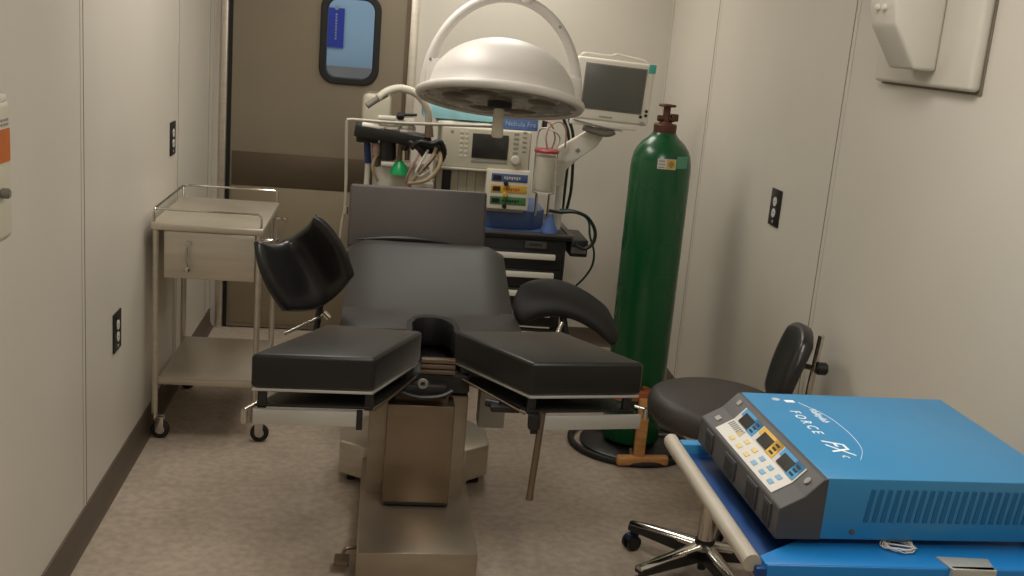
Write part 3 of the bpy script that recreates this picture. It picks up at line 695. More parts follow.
# ventilator with display
vb = MB().box((.255, Y0, 1.038), (.655, 5.2, 1.220), .010, 3).build('ventilator', 'cream', t)
MB().box((.245, Y0 - .008, 1.030), (.662, 5.2, 1.040), .003).build('ledge', 'ivory', vb)
a = at(473, 133, Y0); b = at(507, 160, Y0)
dsp = MB().box((a.x, Y0 - .006, b.z), (b.x, Y0 + .004, a.z), .003).build('display', 'screen', vb)
MB().box((a.x + .0, Y0 - .003, b.z - .020), (b.x, Y0 + .002, b.z - .006), .002).build('soft_keys', 'greyink', vb)
c = at(515, 160, Y0)
MB().cyl((c.x, Y0, c.z), (c.x, Y0 - .03, c.z), .021, .018, n=24, bev=.004).build('dial', 'ivory', vb)
mb = MB()
for j in range(6):
    for i in range(2): mb.box((.335 + i * .022, Y0 - .002, 1.085 + j * .021), (.350 + i * .022, Y0 + .001, 1.098 + j * .021), .001)
mb.build('button_column', 'ivory', vb)
mb = MB()
for j in range(5): mb.box((.575, Y0 - .002, 1.115 + j * .021), (.598, Y0 + .001, 1.127 + j * .021), .001)
for j in range(5): mb.box((.615, Y0 - .002, 1.125 + j * .021), (.633, Y0 + .001, 1.134 + j * .021), .001)
mb.build('button_panel', 'greyink', vb)
MB().cyl((.30, Y0 - .001, 1.195), (.30, Y0 + .003, 1.195), .008, n=12).build('lamp', 'greyink', vb)
# gas control block with three coloured strips
a = at(487, 168, Y0 + .0); b = at(527, 210, Y0 + .0)
gx0, gx1, gz0, gz1 = a.x, b.x, b.z, a.z
gb = MB().box((gx0, Y0 - .02, gz0), (gx1, Y0 + .08, gz1), .005, 2).build('gas_block', 'white', t)
H_ = gz1 - gz0; Wd = gx1 - gx0
for k, (cm, zt) in enumerate((('lnavy', .80), ('lyellow', .52), ('lgreen', .22))):
    z = gz0 + H_ * zt
    st = MB().box((gx0 + .022, Y0 - .0225, z - .018), (gx1 - .012, Y0 - .019, z + .018), .002).build('colour_strip', cm, gb)
    MB().box((gx0 + .03, Y0 - .024, z - .011), (gx0 + .065, Y0 - .022, z + .010)).build('window', 'ink', st)
    mb = MB(); random.seed(k)
    for q in range(7): mb.box((gx0 + .078 + q * .011, Y0 - .024, z - .004 - .004 * (q % 2)), (gx0 + .085 + q * .011, Y0 - .0222, z + .006))
    mb.build('scale_print', 'label' if k == 0 else 'ink' if k == 2 else 'orange', st)
    MB().cyl((gx0 + .088, Y0 - .018, z - .025), (gx0 + .088, Y0 - .042, z - .025), .011, .009, n=16, bev=.002).build('flow_knob', ('ink', 'lyellow', 'black')[k], gb)
# absorber side: vertical labelled column, canister, white base, arm
ya = 4.72
def cyl_at(mb, p, q, r, r2=None, **k): return mb.cyl(at(*p), at(*q), r, r2, **k)
MB().box((at(362, 104, 4.95).x, 4.93, at(362, 145, 4.95).z), (at(392, 104, 4.95).x, 4.97, at(362, 91, 4.95).z), .03, 4).build('arm_cover', 'cream', t)
mb = MB(); mb.prism([(at(361, 0, 4.75).x, 4.70), (at(440, 0, 4.75).x, 4.70), (at(440, 0, 4.75).x, 4.86), (at(361, 0, 4.75).x, 4.86)], -.026, .024, .006,
                    mat4=Matrix.Translation((.07, 0, 1.16)) @ Matrix.Rotation(math.radians(6), 4, 'Y') @ Matrix.Translation((-.07, 0, 0))); mb.build('absorber_arm', 'black', t)
MB().box((at(363, 0, 4.72).x, 4.73, at(363, 143, 4.72).z), (at(386, 0, 4.72).x, 4.86, at(386, 130, 4.72).z), .008).build('absorber_head', 'black', t)
MB().box((.16, 4.80, 1.09), (.27, 4.95, 1.135), .006).build('arm_bracket', 'black', t)
mb = MB(); cyl_at(mb, (366, 190, 4.80), (368, 160, 4.80), .012); mb.build('sensor_tube', 'ivory', t)
mb = MB(); cyl_at(mb, (368, 163, 4.80), (367, 141, 4.80), .015); mb.build('sensor_cap', 'navy', t)
mb = MB(); cyl_at(mb, (377, 200, 4.82), (377, 153, 4.82), .018); mb.build('gauge_stem', 'steel_dark', t)
mb = MB(); cyl_at(mb, (377, 156, 4.80), (377, 143, 4.80), .022, bev=.004); mb.build('gauge_head', 'pink', t)
mb = MB(); cyl_at(mb, (388, 160, 4.78), (388, 131, 4.78), .036, bev=.005); mb.build('canister', 'black', t)
MB().box((at(382, 0, 4.85).x, 4.80, .85), (at(441, 0, 4.85).x, 4.98, at(400, 166, 4.85).z), .012, 3).build('absorber_body', 'ivory', t)
mb = MB(); c = at(399, 174, 4.76); mb.lathe([(0, 0), (.042, 0), (.040, .010), (.026, .042), (.012, .058), (0, .058)], Matrix.Translation((c.x, 4.76, c.z)), 24); mb.build('bag_mount', 'greencup', t)
mb = MB(); cyl_at(mb, (399, 161, 4.76), (401, 140, 4.76), .009); cyl_at(mb, (407, 160, 4.77), (408, 138, 4.77), .011); mb.build('port', 'steel_dark', t)
MB().lathe([(0, 0), (.045, 0), (.044, .022), (.034, .036), (0, .046)], Matrix.Translation(at(388, 128, 4.74)), 24).build('valve_dome', 'clear', t)
MB().lathe([(0, 0), (.038, 0), (.037, .018), (.028, .032), (0, .038)], Matrix.Translation(at(407, 131, 4.74)), 24).build('valve_dome', 'clear', t)
mb = MB(); cyl_at(mb, (378, 118, 4.72), (396, 119, 4.72), .013, bev=.003); cyl_at(mb, (396, 122, 4.72), (414, 122, 4.72), .017, bev=.003); cyl_at(mb, (362, 125, 4.72), (380, 128, 4.72), .014, bev=.003)
mb.build('valve_block', 'white', t)
mb = MB(); cyl_at(mb, (397, 116, 4.70), (404, 116, 4.70), .016, bev=.003); cyl_at(mb, (404, 115, 4.70), (417, 115, 4.70), .006); mb.build('relief_valve', 'black', t)
mb = MB(); mb.tube([at(*p) for p in ((411, 148, 4.70), (420, 142, 4.69), (432, 144, 4.69), (440, 142, 4.70), (444, 152, 4.72), (441, 161, 4.73))], .013, n=10, smooth=6, ring=1); mb.tube([at(*p) for p in ((404, 150, 4.72), (409, 142, 4.71), (419, 149, 4.70), (424, 156, 4.72))], .012, n=10, smooth=6, ring=1)
mb.build('black_elbow_hose', 'black', t)
mb = MB(); cyl_at(mb, (429, 137, 4.70), (429, 120, 4.70), .020, .015); mb.build('hose_connector', 'steel_dark', t)
def hose(name, px, r, mt, n=8, sm=8, ring=0, par=None):
    mb = MB(); mb.tube([at(*p) for p in px], r, n=n, smooth=sm, ring=ring); return mb.build(name, mt, par or t, smooth=70)
hose('breathing_hose', [(429, 122, 4.70), (427, 108, 4.68), (418, 95, 4.66), (402, 88.5, 4.64), (388, 91, 4.63), (378, 98, 4.62)], .0165, 'hose', n=12, sm=12, ring=1)
hose('hose_tip', [(387, 94, 4.625), (376, 100, 4.62), (367, 106, 4.61)], .0135, 'grey', n=12)
hose('sample_tube', [(379, 153, 4.78), (374, 160, 4.76), (373, 170, 4.76), (378, 181, 4.78)], .007, 'tan')
for px, mt, r in (([(421, 146, 4.72), (418, 156, 4.70), (410, 170, 4.70), (407, 182, 4.72), (414, 190, 4.74)], 'pinktube', .006),
                  ([(436, 148, 4.72), (432, 158, 4.70), (424, 168, 4.70), (416, 176, 4.70), (412, 184, 4.72)], 'tan', .008),
                  ([(440, 152, 4.72), (440, 164, 4.70), (434, 174, 4.70), (424, 181, 4.70), (408, 183, 4.72)], 'tan', .010),
                  ([(436, 155, 4.70), (430, 163, 4.69), (423, 170, 4.69)], 'rust', .004),
                  ([(428, 150, 4.71), (420, 164, 4.69), (416, 172, 4.69), (420, 176, 4.7), (430, 170, 4.7)], 'ivory', .006)):
    hose('tube', px, r, mt)
MB().box((at(433, 0, 4.8).x, 4.74, at(433, 186, 4.8).z), (at(445, 0, 4.8).x, 4.80, at(433, 182, 4.8).z), .003).build('clip', 'white', t)
# monitor on its arm
ym = 4.72
mt_ = thing('patient_monitor', 'white flat patient monitor with a dark screen on a swing arm', 'monitor', (.98, ym, 1.3))
O = at(570.5, 117.5, ym); A = at(647.5, 126.5, ym); B = at(578.5, 55.5, ym)
mf = frame(O, A - O, B - O); mw = (A - O).length; mh = (B - O).length
def mbx(a, b, bev=0): return MB().box((a[0] * mw, a[1] * mh, a[2]), (b[0] * mw, b[1] * mh, b[2]), bev, 3, mat4=mf)
body = mbx((0, 0, -.06), (1, 1.0, 0), .012).build('housing', 'white', mt_)
mbx((.105, .175, -.002), (.895, .915, .003), .0015).build('screen_bezel', 'grey', body)
mbx((.12, .195, .002), (.88, .895, .005), .001).build('screen', 'screenmon', body)
mbx((.91, .86, .0), (1.0, 1.0, .004), .002).build('corner_badge', 'teal', body)
mb = MB()
[mb.box(((.36 + .025 * k) * mw, .06 * mh, .0), ((.378 + .025 * k) * mw, .085 * mh, .002), 0, mat4=mf) for k in range(7)]
mb.build('maker_mark', 'greyink', body)
mb = MB()
for (u, v) in ((.955, .24), (.955, .17), (.89, .14)): mb.cyl(mf @ V((u * mw, v * mh, 0)), mf @ V((u * mw, v * mh, .004)), .007, n=12)
mb.build('button', 'black', body)
MB().cyl(mf @ V((.92 * mw, .03 * mh, 0)), mf @ V((.92 * mw, .03 * mh, .012)), .010, n=16, bev=.002).build('knob', 'greyink', body)
mbx((.0, -.10, -.02), (.86, -.01, -.004), .004).build('lower_tray', 'white', mt_)
mb = MB(); mb.tube([mf @ V(p) for p in ((.04 * mw, -.02 * mh, .004), (.3 * mw, -.07 * mh, .004), (.68 * mw, -.12 * mh, .004))], .004, n=6, smooth=5); mb.build('tray_lip', 'greyink', mt_)
mb = MB(); mb.tube([mf @ V(p) for p in ((.04 * mw, 1.0 * mh, -.03), (.10 * mw, 1.05 * mh, -.03), (.4 * mw, 1.05 * mh, -.03), (.5 * mw, 1.09 * mh, -.03), (.62 * mw, 1.07 * mh, -.03), (.85 * mw, 1.04 * mh, -.03), (.90 * mw, .99 * mh, -.03))], .006, n=8, smooth=5); mb.build('carry_handle', 'white', mt_)
mb = MB(); mb.tube([mf @ V(p) for p in ((.20 * mw, -.13 * mh, -.03), (.30 * mw, -.17 * mh, -.03), (.50 * mw, -.20 * mh, -.03), (.60 * mw, -.15 * mh, -.03))], .016, n=10, smooth=4); mb.build('tilt_joint', 'grey', mt_)
# swing arm: flat tapering beam
p0 = at(552, 185, 4.80); p1 = at(558, 160, 4.80); p2 = at(596, 127, 4.76); p3 = at(612, 125, 4.75)
bm = bmesh.new(); poly = [at(553, 186, 4.90), at(548, 168, 4.90), at(556, 150, 4.90), at(590, 130, 4.84), at(600, 123, 4.79), at(617, 124, 4.79), at(620, 130, 4.79), at(606, 133, 4.79), at(598, 146, 4.84), at(580, 158, 4.88), at(566, 170, 4.90), at(564, 186, 4.90)]
vs1 = [bm.verts.new(p) for p in poly]; f = bm.faces.new(vs1); g_ = bmesh.ops.extrude_face_region(bm, geom=[f])
bmesh.ops.translate(bm, vec=(0, .05, 0), verts=[v for v in g_['geom'] if isinstance(v, bmesh.types.BMVert)]); bmesh.ops.recalc_face_normals(bm, faces=bm.faces[:])
bmesh.ops.bevel(bm, geom=bm.edges[:], offset=.005, segments=2, affect='EDGES')
mb = MB(); mb.add(bm); arm = mb.build('swing_arm', 'white', mt_)
dm = at(577, 150, 4.862)
MB().box((-.009, -.001, -.009), (.009, .004, .009), 0, mat4=Matrix.Translation((dm.x, 4.838, dm.z)) @ Matrix.Rotation(math.radians(45), 4, 'Y')).build('diamond_mark', 'grey', arm)
MB().cyl(at(560, 186, 4.93), (at(560, 190, 4.93).x, 4.93, .765), .018, n=16).build('arm_post', 'white', mt_)

# suction canister
c = at(542, 205, 4.80)
t2 = thing('suction_canister', 'clear suction jar with a red lid beside the gas block', 'jar', (c.x, 4.80, c.z))
zc = c.z; T2 = Matrix.Translation((c.x, 4.80, 0)); ztop = at(545, 152, 4.80).z
MB().lathe([(0, zc + .055), (.048, zc + .055), (.052, zc + .06), (.053, ztop - .01), (.049, ztop), (.047, ztop), (.050, zc + .064), (0, zc + .062)], T2, 32).build('jar', 'clear', t2)
MB().lathe([(0, ztop - .002), (.055, ztop - .002), (.056, ztop + .008), (.050, ztop + .014), (0, ztop + .016)], T2, 32).build('lid', 'red', t2)
MB().cyl((c.x, 4.8, zc + .066), (c.x, 4.8, ztop - .02), .045, n=28).build('white_liner', 'white', t2)
mb = MB()
for k in range(4): a = k * math.pi / 2 + .6; mb.cyl((c.x + .04 * math.cos(a), 4.8 + .04 * math.sin(a), .85), (c.x + .04 * math.cos(a), 4.8 + .04 * math.sin(a), zc + .06), .005, n=8)
mb.build('holder', 'chrome', t2)
c = at(551, 226, 4.79)
t3 = recenter(MB().lathe([(0, 0), (.042, 0), (.043, .008), (.018, .062), (.012, .085), (0, .085)], Matrix.Translation((.775, 4.835, .7655)), 24).build('plastic_funnel', 'bluecone'), (.775, 4.835, .7655))
single(t3, 'pale blue plastic cone on the worktop under the suction jar', 'funnel')
# black power box + hoses on the right of the cabinet
t4 = thing('power_strip', 'black box fixed to the right end of the drawer cabinet', 'power box', (.92, 4.98, .6))
MB().box((.886, 4.85, .655), (.968, 5.12, .735), .006, 2).build('body', 'black', t4)
MB().box((.890, 4.846, .672), (.960, 4.851, .70), .001).build('socket_panel', 'grey', t4)
def cable(name, px, r, mt, label, cat='hose', grp=None):
    mb = MB(); mb.tube([at(*p) for p in px], r, n=8, smooth=8)
    o = mb.build(name, mt, smooth=70); c_ = at(*px[-1]); recenter(o, c_); single(o, label, cat, grp); return o
cable('gas_hose', [(543, 127, 5.05), (546, 112, 5.05), (553, 106, 5.05), (562, 110, 5.05), (564, 120, 5.05), (568, 132, 5.05), (569, 150, 5.05), (566, 180, 5.05), (562, 214, 5.05)], .0075, 'blackhose', 'dark hose hanging nearer the machine, left one of the pair')
cable('gas_hose', [(545, 127, 5.12), (551, 108, 5.12), (560, 103, 5.10), (568, 110, 5.08), (570, 122, 5.08), (573, 135, 5.08), (573, 160, 5.08), (571, 190, 5.08), (566, 212, 5.08)], .0075, 'blackhose', 'dark hose hanging in front of the back wall, right one of the pair')
cable('green_hose', [(547, 210, 4.84), (560, 212, 4.82), (575, 212, 4.80), (588, 218, 4.80), (595, 231, 4.80), (593, 243, 4.80), (584, 249, 4.80), (575, 245, 4.80)], .0085, 'blackhose', 'thick dark green hose looping at the right end of the worktop')
cable('oxygen_hose', [(560, 210, 4.84), (575, 211, 4.86), (588, 220, 4.86), (590, 236, 4.86), (594, 252, 4.92), (592, 266, 5.0), (584, 278, 5.1), (574, 288, 5.2), (566, 300, 5.3)], .0055, 'greenhose', 'thin green hose hanging off the worktop towards the floor')
for k, (px, mt) in enumerate((([(548, 150, 4.80), (546, 138, 4.79), (550, 126, 4.80), (560, 122, 4.82), (566, 130, 4.84), (565, 148, 4.86)], 'pinktube'),
                              ([(536, 150, 4.86), (540, 130, 4.88), (552, 130, 4.80), (560, 138, 4.82), (556, 150, 4.84)], 'ivory'),
                              ([(551, 150, 4.84), (555, 138, 4.82), (551, 124, 4.80), (543, 120, 4.82)], 'pinktube'))):
    cable('suction_tube', px, .004, mt, ('pink tube arching from the jar lid up behind the lamp', 'pale tube coiled just over the jar lid', 'short pink tube bending left over the jar lid')[k], 'tube')

# drapes and carton on the ventilator
def drape(name, px, th, mt, label):
    mb = MB(); cushion(mb, gr(px), th, .6, corner=.05); o = mb.build(name, mt, smooth=70); recenter(o, at(*px[2][1])); single(o, label, 'drape'); return o
# folded stack built as a soft slab on the ventilator top
mb = MB(); rows = []
bm = bmesh.new()
zt0 = 1.221
def soft(x0, x1, y0, y1, z0, z1, f, n=14, m_=8):
    bm = bmesh.new(); A = []; B = []
    for j in range(m_ + 1):
        ra = []; rb = []
        for i in range(n + 1):
            u = i / n; v = j / m_; e = min(1, min(u, 1 - u) * 8) ** .5 * min(1, min(v, 1 - v) * 8) ** .5
            h = f(u, v); ra.append(bm.verts.new((x0 + (x1 - x0) * u, y0 + (y1 - y0) * v, z0 + (z1 - z0) * h * (.45 + .55 * e)))); rb.append(bm.verts.new((x0 + (x1 - x0) * u, y0 + (y1 - y0) * v, z0)))
        A.append(ra); B.append(rb)
    for j in range(m_):
        for i in range(n):
            bm.faces.new((A[j][i], A[j][i + 1], A[j + 1][i + 1], A[j + 1][i])); bm.faces.new((B[j][i], B[j + 1][i], B[j + 1][i + 1], B[j][i + 1]))
    rim = [(0, i) for i in range(n)] + [(j, n) for j in range(m_)] + [(m_, i) for i in range(n, 0, -1)] + [(j, 0) for j in range(m_, 0, -1)]
    for (a, b), (c, d) in zip(rim, rim[1:] + rim[:1]): bm.faces.new((A[a][b], B[a][b], B[c][d], A[c][d]))
    bmesh.ops.recalc_face_normals(bm, faces=bm.faces[:]); return bm
mb = MB(); mb.add(soft(.235, .50, 4.86, 5.12, zt0, zt0 + .022, lambda u, v: .9 + .1 * math.sin(9 * u))); o = mb.build('white_drape', 'white', smooth=70); recenter(o, (.36, 5.0, zt0)); single(o, 'folded white cloth on the machine under the teal drape', 'drape')
mb = MB(); mb.add(soft(.17, .50, 4.87, 5.14, zt0 + .023, zt0 + .14, lambda u, v: 1 - .62 * u + .05 * math.sin(14 * u + 4 * v))); o = mb.build('teal_drape', 'drape', smooth=70); recenter(o, (.34, 5.0, zt0 + .023)); single(o, 'pale teal folded drape piled on the machine beneath the surgical lamp', 'drape')
cz = zt0 + .0005; a = at(503, 127, 4.83); b = at(538, 127, 4.83)
t5 = thing('carton', 'small blue carton with white lettering on top of the cream machine', 'carton', ((a.x + b.x) / 2, 4.89, cz))
MB().box((a.x, 4.83, cz), (b.x, 4.96, cz + .052), .003).build('box_body', 'bluebox', t5)
MB().box((a.x + .006, 4.834, cz + .051), (b.x - .004, 4.958, cz + .068), .003).build('box_top', 'cartonlid', t5)
mb = MB(); text_into(mb, 'Nebula Fre', .031, frame(((a.x + b.x) / 2, 4.829, cz + .026), (1, 0, 0), (0, 0, 1)), .0004); mb.build('lettering', 'cartonlid', t5)

# ------------------------------------------------------------------ stool
sx, sy = 1.085, 3.065
t = thing('swivel_stool', 'black round swivel stool with a backrest on a chrome star base', 'stool', (sx, sy, 0))
sc = V((1.080, 3.12, 0))
MB().lathe([(0, .498), (.155, .498), (.196, .510), (.212, .535), (.214, .560), (.205, .584), (.178, .596), (0, .600)], Matrix.Translation(sc), 48).build('seat', 'seatvinyl', t, smooth=60)
MB().box((sc.x - .10, sc.y - .07, .478), (sc.x + .14, sc.y + .07, .502), .005).build('seat_plate', 'black', t)
cl = MB().cyl((sx, sy, .10), (sx, sy, .30), .027, n=20).cyl((sx, sy, .30), (sx, sy, .48), .018, n=18).build('gas_column', 'chrome', t)
for k in range(5):
    a = math.radians(136 + 72 * k); d = V((math.cos(a), math.sin(a), 0)); n_ = V((-d.y, d.x, 0)); c0 = V((sx, sy, 0))
    bm = bmesh.new(); R_ = []
    for (r, w, zt, zb) in ((.02, .024, .125, .104), (.10, .021, .118, .100), (.20, .018, .108, .094), (.272, .014, .098, .086)):
        p = c0 + d * r
        R_.append([bm.verts.new(p + n_ * w + V((0, 0, zb))), bm.verts.new(p + n_ * w + V((0, 0, zt - .008))), bm.verts.new(p + n_ * w * .5 + V((0, 0, zt))), bm.verts.new(p - n_ * w * .5 + V((0, 0, zt))), bm.verts.new(p - n_ * w + V((0, 0, zt - .008))), bm.verts.new(p - n_ * w + V((0, 0, zb)))])
    for p, q in zip(R_, R_[1:]):
        for j in range(6): bm.faces.new((p[j], p[(j + 1) % 6], q[(j + 1) % 6], q[j]))
    bm.faces.new(R_[0][::-1]); bm.faces.new(R_[-1]); bmesh.ops.recalc_face_normals(bm, faces=bm.faces[:])
    mb = MB(); mb.add(bm); lg = mb.build('star_leg', 'chrome', t)
    q0 = c0 + d * .06; q1 = c0 + d * .268
    bm = bmesh.new()
    mb = MB(); mb.prism([(.03, .066), (.27, .072), (.27, .092), (.03, .112)], -.0215, .0215, .003, mat4=Matrix.Translation(c0) @ Matrix.Rotation(a, 4, 'Z') @ Matrix.Rotation(math.radians(90), 4, 'X')) if True else mb.box((.05, -.0225, .070), (.27, .0225, .090), .003, mat4=Matrix.Translation(c0) @ Matrix.Rotation(a, 4, 'Z')); mb.build('leg_underside', 'black', lg)
    e = c0 + d * .262
    MB().cyl(e + V((0, 0, .045)), e + V((0, 0, .085)), .008, n=10).box((-.022, -.012, .035), (.022, .012, .058), .006, mat4=Matrix.Translation(e) @ Matrix.Rotation(a + 1.2, 4, 'Z')).build('caster_hood', 'strap', lg)
    mb = MB(); ax = V((math.cos(a + 1.2 + math.pi / 2), math.sin(a + 1.2 + math.pi / 2), 0))
    for s_ in (-1, 1): mb.cyl(e + ax * s_ * .006 + V((0, 0, .026)), e + ax * s_ * .023 + V((0, 0, .026)), .026, n=20, bev=.003)
    mb.build('caster_wheel', 'black', lg)
MB().cyl((sx, sy, .06), (sx, sy, .135), .032, n=20, bev=.004).cyl((sx, sy, .03), (sx, sy, .06), .014, n=12).build('hub', 'black', t)
# backrest: curved pad facing the seat
Bk = []
for j, y in enumerate((2.99, 3.12, 3.25)):
    bow = (.0, .030, .05)[j]
    Bk.append([V((1.236 + bow, y, .570)), V((1.262 + bow, y, .700)), V((1.318 + bow * .6, y, .835))])
mb = MB(); cushion(mb, Bk, .050, .55, corner=.38); mb.build('backrest', 'vinyl', t, smooth=70)
MB().tube([(1.325, 3.12, .71), (1.34, 3.09, .715), (1.362, 3.07, .715)], .010, n=8, smooth=4).build('back_bracket', 'chrome', t)
MB().cyl((1.366, 3.07, .715), (1.400, 3.065, .715), .020, n=18, bev=.005).build('back_knob', 'black', t)
MB().tube([(1.368, 3.07, .82), (1.362, 3.08, .68), (1.354, 3.09, .54), (1.32, 3.10, .49), (sc.x + .10, 3.10, .488)], .010, n=8, smooth=5).build('back_arm', 'chrome', t)

# ------------------------------------------------------------------ blue cart
t = thing('equipment_cart', 'blue equipment cart with a grey tube edge at the lower right', 'cart', (1.05, 1.88, 0))
cz0 = .80
MB().box((.672, 1.60, cz0 - .012), (1.40, 2.14, cz0), .002).build('tray_floor', 'trayblue', t)
MB().prism([(.672, 1.588), (1.40, 1.588), (1.40, 1.700), (.782, 1.694), (.672, 1.618)], cz0 - .002, .822, .003).build('near_rim', 'cartblue', t)
MB().prism([(.672, 2.115), (1.40, 2.115), (1.40, 2.145), (.672, 2.145)], cz0 - .04, .822, .003).build('far_rim', 'blue', t)
MB().box((1.36, 1.60, cz0 - .002), (1.40, 2.14, .822), .003).build('end_rim', 'cartblue', t)
MB().box((.674, 1.586, .735), (1.40, 1.600, .8205), .003).build('front_panel', 'cartblue', t)
MB().box((.80, 1.68, .745), (1.36, 2.10, .788), .004).build('underframe', 'cartblue', t)
MB().cyl((1.14, 1.90, .10), (1.14, 1.90, .75), .032, n=24).build('column', 'alu', t)
for k_, (bx_, by_) in enumerate(((1, 1), (-1, 1), (-1, -1), (1, -1))):
    e_ = V((1.14 + bx_ * .22, 1.90 + by_ * .24, .095))
    bl = MB().tube([(1.14 + bx_ * .02, 1.90 + by_ * .02, .115), (1.14 + bx_ * .12, 1.90 + by_ * .13, .115), tuple(e_ + V((0, 0, .01)))], .018, n=10, smooth=3).build('base_leg', 'cartblue', t)
    MB().cyl(e_ + V((-.012, 0, -.055)), e_ + V((.012, 0, -.055)), .04, n=20, bev=.004).cyl(e_ + V((0, 0, -.03)), e_ + V((0, 0, .01)), .01, n=10).build('caster', 'rubber', bl)
MB().tube([(.652, 1.596, .818), (.650, 1.70, .820), (.650, 2.08, .820), (.653, 2.142, .818)], .0160, n=16, smooth=5).build('tube_handle', 'tubegrey', t, smooth=60)
MB().box((.656, 1.584, .796), (.676, 1.604, .815), .003).build('handle_bracket', 'trayblue', t)
MB().box((.656, 2.125, .796), (.676, 2.150, .815), .003).build('handle_bracket', 'trayblue', t)
MB().prism([(.998, 1.578), (1.075, 1.572), (1.085, 1.618), (.990, 1.622)], .8205, .8265, .002).box((.998, 1.574, .80), (1.078, 1.587, .8265), .002).build('latch_plate', 'alu', t)
# tangled clear tie on the rim
mb = MB(); pp = []
for k in range(60):
    a = k * .62; r = .026 + .004 * math.sin(k * 1.7); pp.append((.938 + r * math.cos(a) + .004 * math.sin(k), 1.655 + .8 * r * math.sin(a), .8255 + .003 * (1 + math.sin(k * 2.1))))
mb.tube(pp, .0009, n=5, smooth=3); mb.tube([(.914, 1.668, .826), (.960, 1.648, .829)], .0016, n=5)
o = recenter(mb.build('plastic_tie', 'white', smooth=70), (.915, 1.655, .8225)); single(o, 'small coiled white plastic tie on the near rim of the blue cart', 'tie')

# ------------------------------------------------------------------ electrosurgical generator
gx, gy, gz = .788, 1.656, .8225
t = thing('surgical_generator', 'bright blue electrosurgical unit with a sloped charcoal control panel on the cart', 'generator', (gx, gy, gz))
# local axes: x to the right (depth of the unit), y away along its front, z up ; t is rotated below
DP, WD, TP = .455, .446, .1275; BT = .012
def g(p): return V(p) + V((gx, gy, gz))
MB().box(g((0, 0, BT)), g((DP, WD, TP)), .004, 2).build('case', 'blue', t)
case = t.children[-1] if t.children else None
case = [o for o in bpy.data.objects if o.parent == t and o.name.startswith('case')][0]
prb = [(0.004, TP - .001), (-.006, TP - .003), (-.036, TP - .0345), (-.075, TP - .056), (-.079, TP - .060), (-.080, BT + .002), (-.076, BT), (0.004, BT)]
# bezel: profile (x,z) swept over y
mb = MB(); mb.prism([(p[0], p[1]) for p in prb], -(WD + .001), .001, .0015, 1, mat4=Matrix.Translation((gx, gy, gz)) @ Matrix.Rotation(math.radians(90), 4, 'X'))
bz = mb.build('front_bezel', 'bezel', t, smooth=25)
# sloped panel frame: from lower edge (-.083,TP-.058) to upper edge (-.002,TP-.002)
P0 = g((-.075, 0, TP - .0560)); P1 = g((-.036, 0, TP - .0345)); P2 = g((-.006, 0, TP - .003))
# control label lies on two facets; build thin plates on each
def facet(a, b, y0, y1, s0, s1, h=.0012, lift=.0004):
    """thin plate on the facet from a to b (x,z edge), between y0..y1 and fractions s0..s1"""
    d = b - a; nrm = V((-d.z, 0, d.x)).normalized()
    if nrm.z < 0: nrm = -nrm
    p = a + d * s0; q = a + d * s1; bm = bmesh.new()
    c = [p + nrm * lift + V((0, y0, 0)), q + nrm * lift + V((0, y0, 0)), q + nrm * lift + V((0, y1, 0)), p + nrm * lift + V((0, y1, 0))]
    b1 = [bm.verts.new(v) for v in c]; b2 = [bm.verts.new(v + nrm * h) for v in c]
    bm.faces.new(b1[::-1]); bm.faces.new(b2)
    for k in range(4): j = (k + 1) % 4; bm.faces.new((b1[k], b1[j], b2[j], b2[k]))
    bmesh.ops.recalc_face_normals(bm, faces=bm.faces[:]); return bm
Y_0, Y_1 = .055, .370
mb = MB(); mb.add(facet(P0, P1, Y_0 + .0, Y_1, .06, 1.0)); mb.add(facet(P1, P2, Y_0, Y_1 - .0, 0, .80)); pl = mb.build('control_label', 'label', bz)
for k, (y0, y1, cm) in enumerate(((.268, .362, 'lblue'), (.160, .262, 'lyellow'), (.060, .154, 'lblue'))):
    mb = MB(); mb.add(facet(P1, P2, y0, y1, .42, .80, lift=.0017)); mb.add(facet(P1, P2, y0, y0 + .034, .05, .80, lift=.0017)); mb.build('colour_field', cm, pl)
    ym_ = (y0 + y1) / 2 + .010
    mb = MB(); mb.add(facet(P1, P2, ym_ - .026, ym_ + .024, .10, .64, lift=.0026)); mb.build('digit_display', 'screen', pl)
    mb = MB()
    for q in range(3): mb.add(facet(P1, P2, y0 + .008, y0 + .024, .16 + q * .2, .26 + q * .2, lift=.0026))
    mb.build('panel_print', 'ink', pl)
for k in range(6):
    y = .300 - k * .042
    mb = MB(); mb.add(facet(P0, P1, y - .010, y + .008, .24, .44, lift=.0017)); mb.build('key', 'keyyellow' if k < 3 else 'keyblue', pl)
    mb = MB(); mb.add(facet(P0, P1, y - .010, y + .008, .62, .82, lift=.0017)); mb.build('key', 'keyyellow' if k < 3 else 'keyblue', pl)
mb = MB()
for k in range(8): mb.add(facet(P0, P1, .362 - k * .009, .358 - k * .009, .65, .95, lift=.0017))
mb.build('fine_print', 'greyink', pl)
mb = MB(); mb.add(facet(P0, P1, .395, .415, .35, .6, lift=.0006)); mb.build('maker_mark', 'greyink', bz)
mb = MB(); mb.add(facet(P1, P2, .400, .415, .6, .85, lift=.0006)); mb.build('model_mark', 'greyink', bz)
c = (P1 + P2) / 2 + V((0, .028, 0)); nrm = V((-(P2 - P1).z, 0, (P2 - P1).x)).normalized()
MB().cyl(c, c + nrm * .003, .0075, n=20, bev=.001).build('power_button', 'greyink', bz)
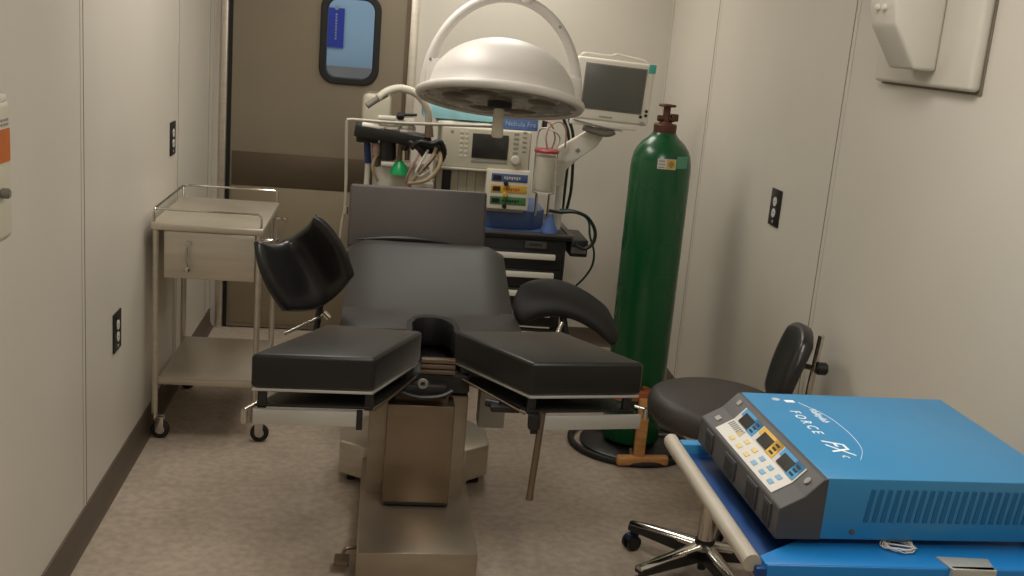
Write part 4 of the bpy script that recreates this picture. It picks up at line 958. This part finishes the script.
# sockets in the vertical face
for k, (y, w, h) in enumerate(((.375, .030, .030), (.245, .046, .028), (.125, .040, .034), (.045, .020, .034))):
    x = gx - .0800; zc = gz + BT + .030
    so = MB().box((x - .0035, gy + y - w / 2 - .007, zc - h / 2 - .006), (x + .001, gy + y + w / 2 + .007, zc + h / 2 + .006), .0015).build('socket_frame', 'bezeldark', bz)
    MB().box((x - .0042, gy + y - w / 2, zc - h / 2), (x - .003, gy + y + w / 2, zc + h / 2), .0).build('socket', 'ink', so)
# side louvres: 22 slanted slots, screws
for k in range(22):
    x = gx + .085 + k * .0158
    mm = Matrix.Translation((x, gy - .0005, gz + .078)) @ Matrix.Rotation(math.radians(6), 4, 'Y')
    MB().box((-.0044, -.0012, -.031), (.0044, .0008, .031), .0006, 1, mat4=mm).build('louvre', 'ventslot', case)
mb = MB()
for k in range(22):
    x = gx + .075 + k * .0158; mb.cyl((x, gy - .0008, gz + .042), (x, gy + .001, gz + .042), .0016, n=6)
mb.build('rivet_row', 'blue', case)
for x in (.060, .40): MB().cyl((gx + x, gy - .003, gz + .028), (gx + x, gy + .002, gz + .028), .0048, n=14, bev=.001).build('screw', 'steel_dark', case)
for (x, y) in ((.03, .04), (.43, .04), (.03, .40), (.43, .40)): MB().cyl((gx + x, gy + y, gz + .0), (gx + x, gy + y, gz + BT + .002), .014, n=14).build('rubber_foot', 'rubber', t)
# lettering on the lid: reads along the front, top towards the back of the unit
zt = gz + TP + .0002
tf = lambda u, v, r=0: frame((gx + v, gy + u, zt), (0, -1, 0), (1, 0, 0)) @ Matrix.Rotation(r, 4, 'Z')
mb = MB()
text_into(mb, 'FORCE', .030, tf(.275, .074), .0003, .1, 1.55); mb.build('lid_name', 'whiteink', case)
mb = MB(); text_into(mb, 'FX', .056, tf(.150, .080), .0003, .45, .85); mb.build('lid_model', 'whiteink', case)
mb = MB(); text_into(mb, 'c', .026, tf(.100, .080), .0003, .3); mb.build('lid_model_letter', 'whiteink', case)
mb = MB(); text_into(mb, 'Valleylab', .022, tf(.315, .118), .0003, .35); mb.build('lid_script', 'whiteink', case)
mb = MB(); mb.cyl((gx + .062, gy + .405, zt - .0001), (gx + .062, gy + .405, zt + .0003), .009, n=20); mb.build('round_badge', 'cartonlid', case)
mb = MB(); mb.box((gx + .078, gy + .388, zt - .0001), (gx + .098, gy + .402, zt + .0003)); mb.build('badge_text', 'whiteink', case)
mb = MB(); mb.tube([(gx + .105, gy + .39, zt), (gx + .135, gy + .31, zt), (gx + .140, gy + .22, zt), (gx + .128, gy + .14, zt), (gx + .100, gy + .085, zt)], .0005, n=4, smooth=6); mb.build('swoosh', 'whiteink', case)
t.rotation_euler.z = math.radians(1.3)
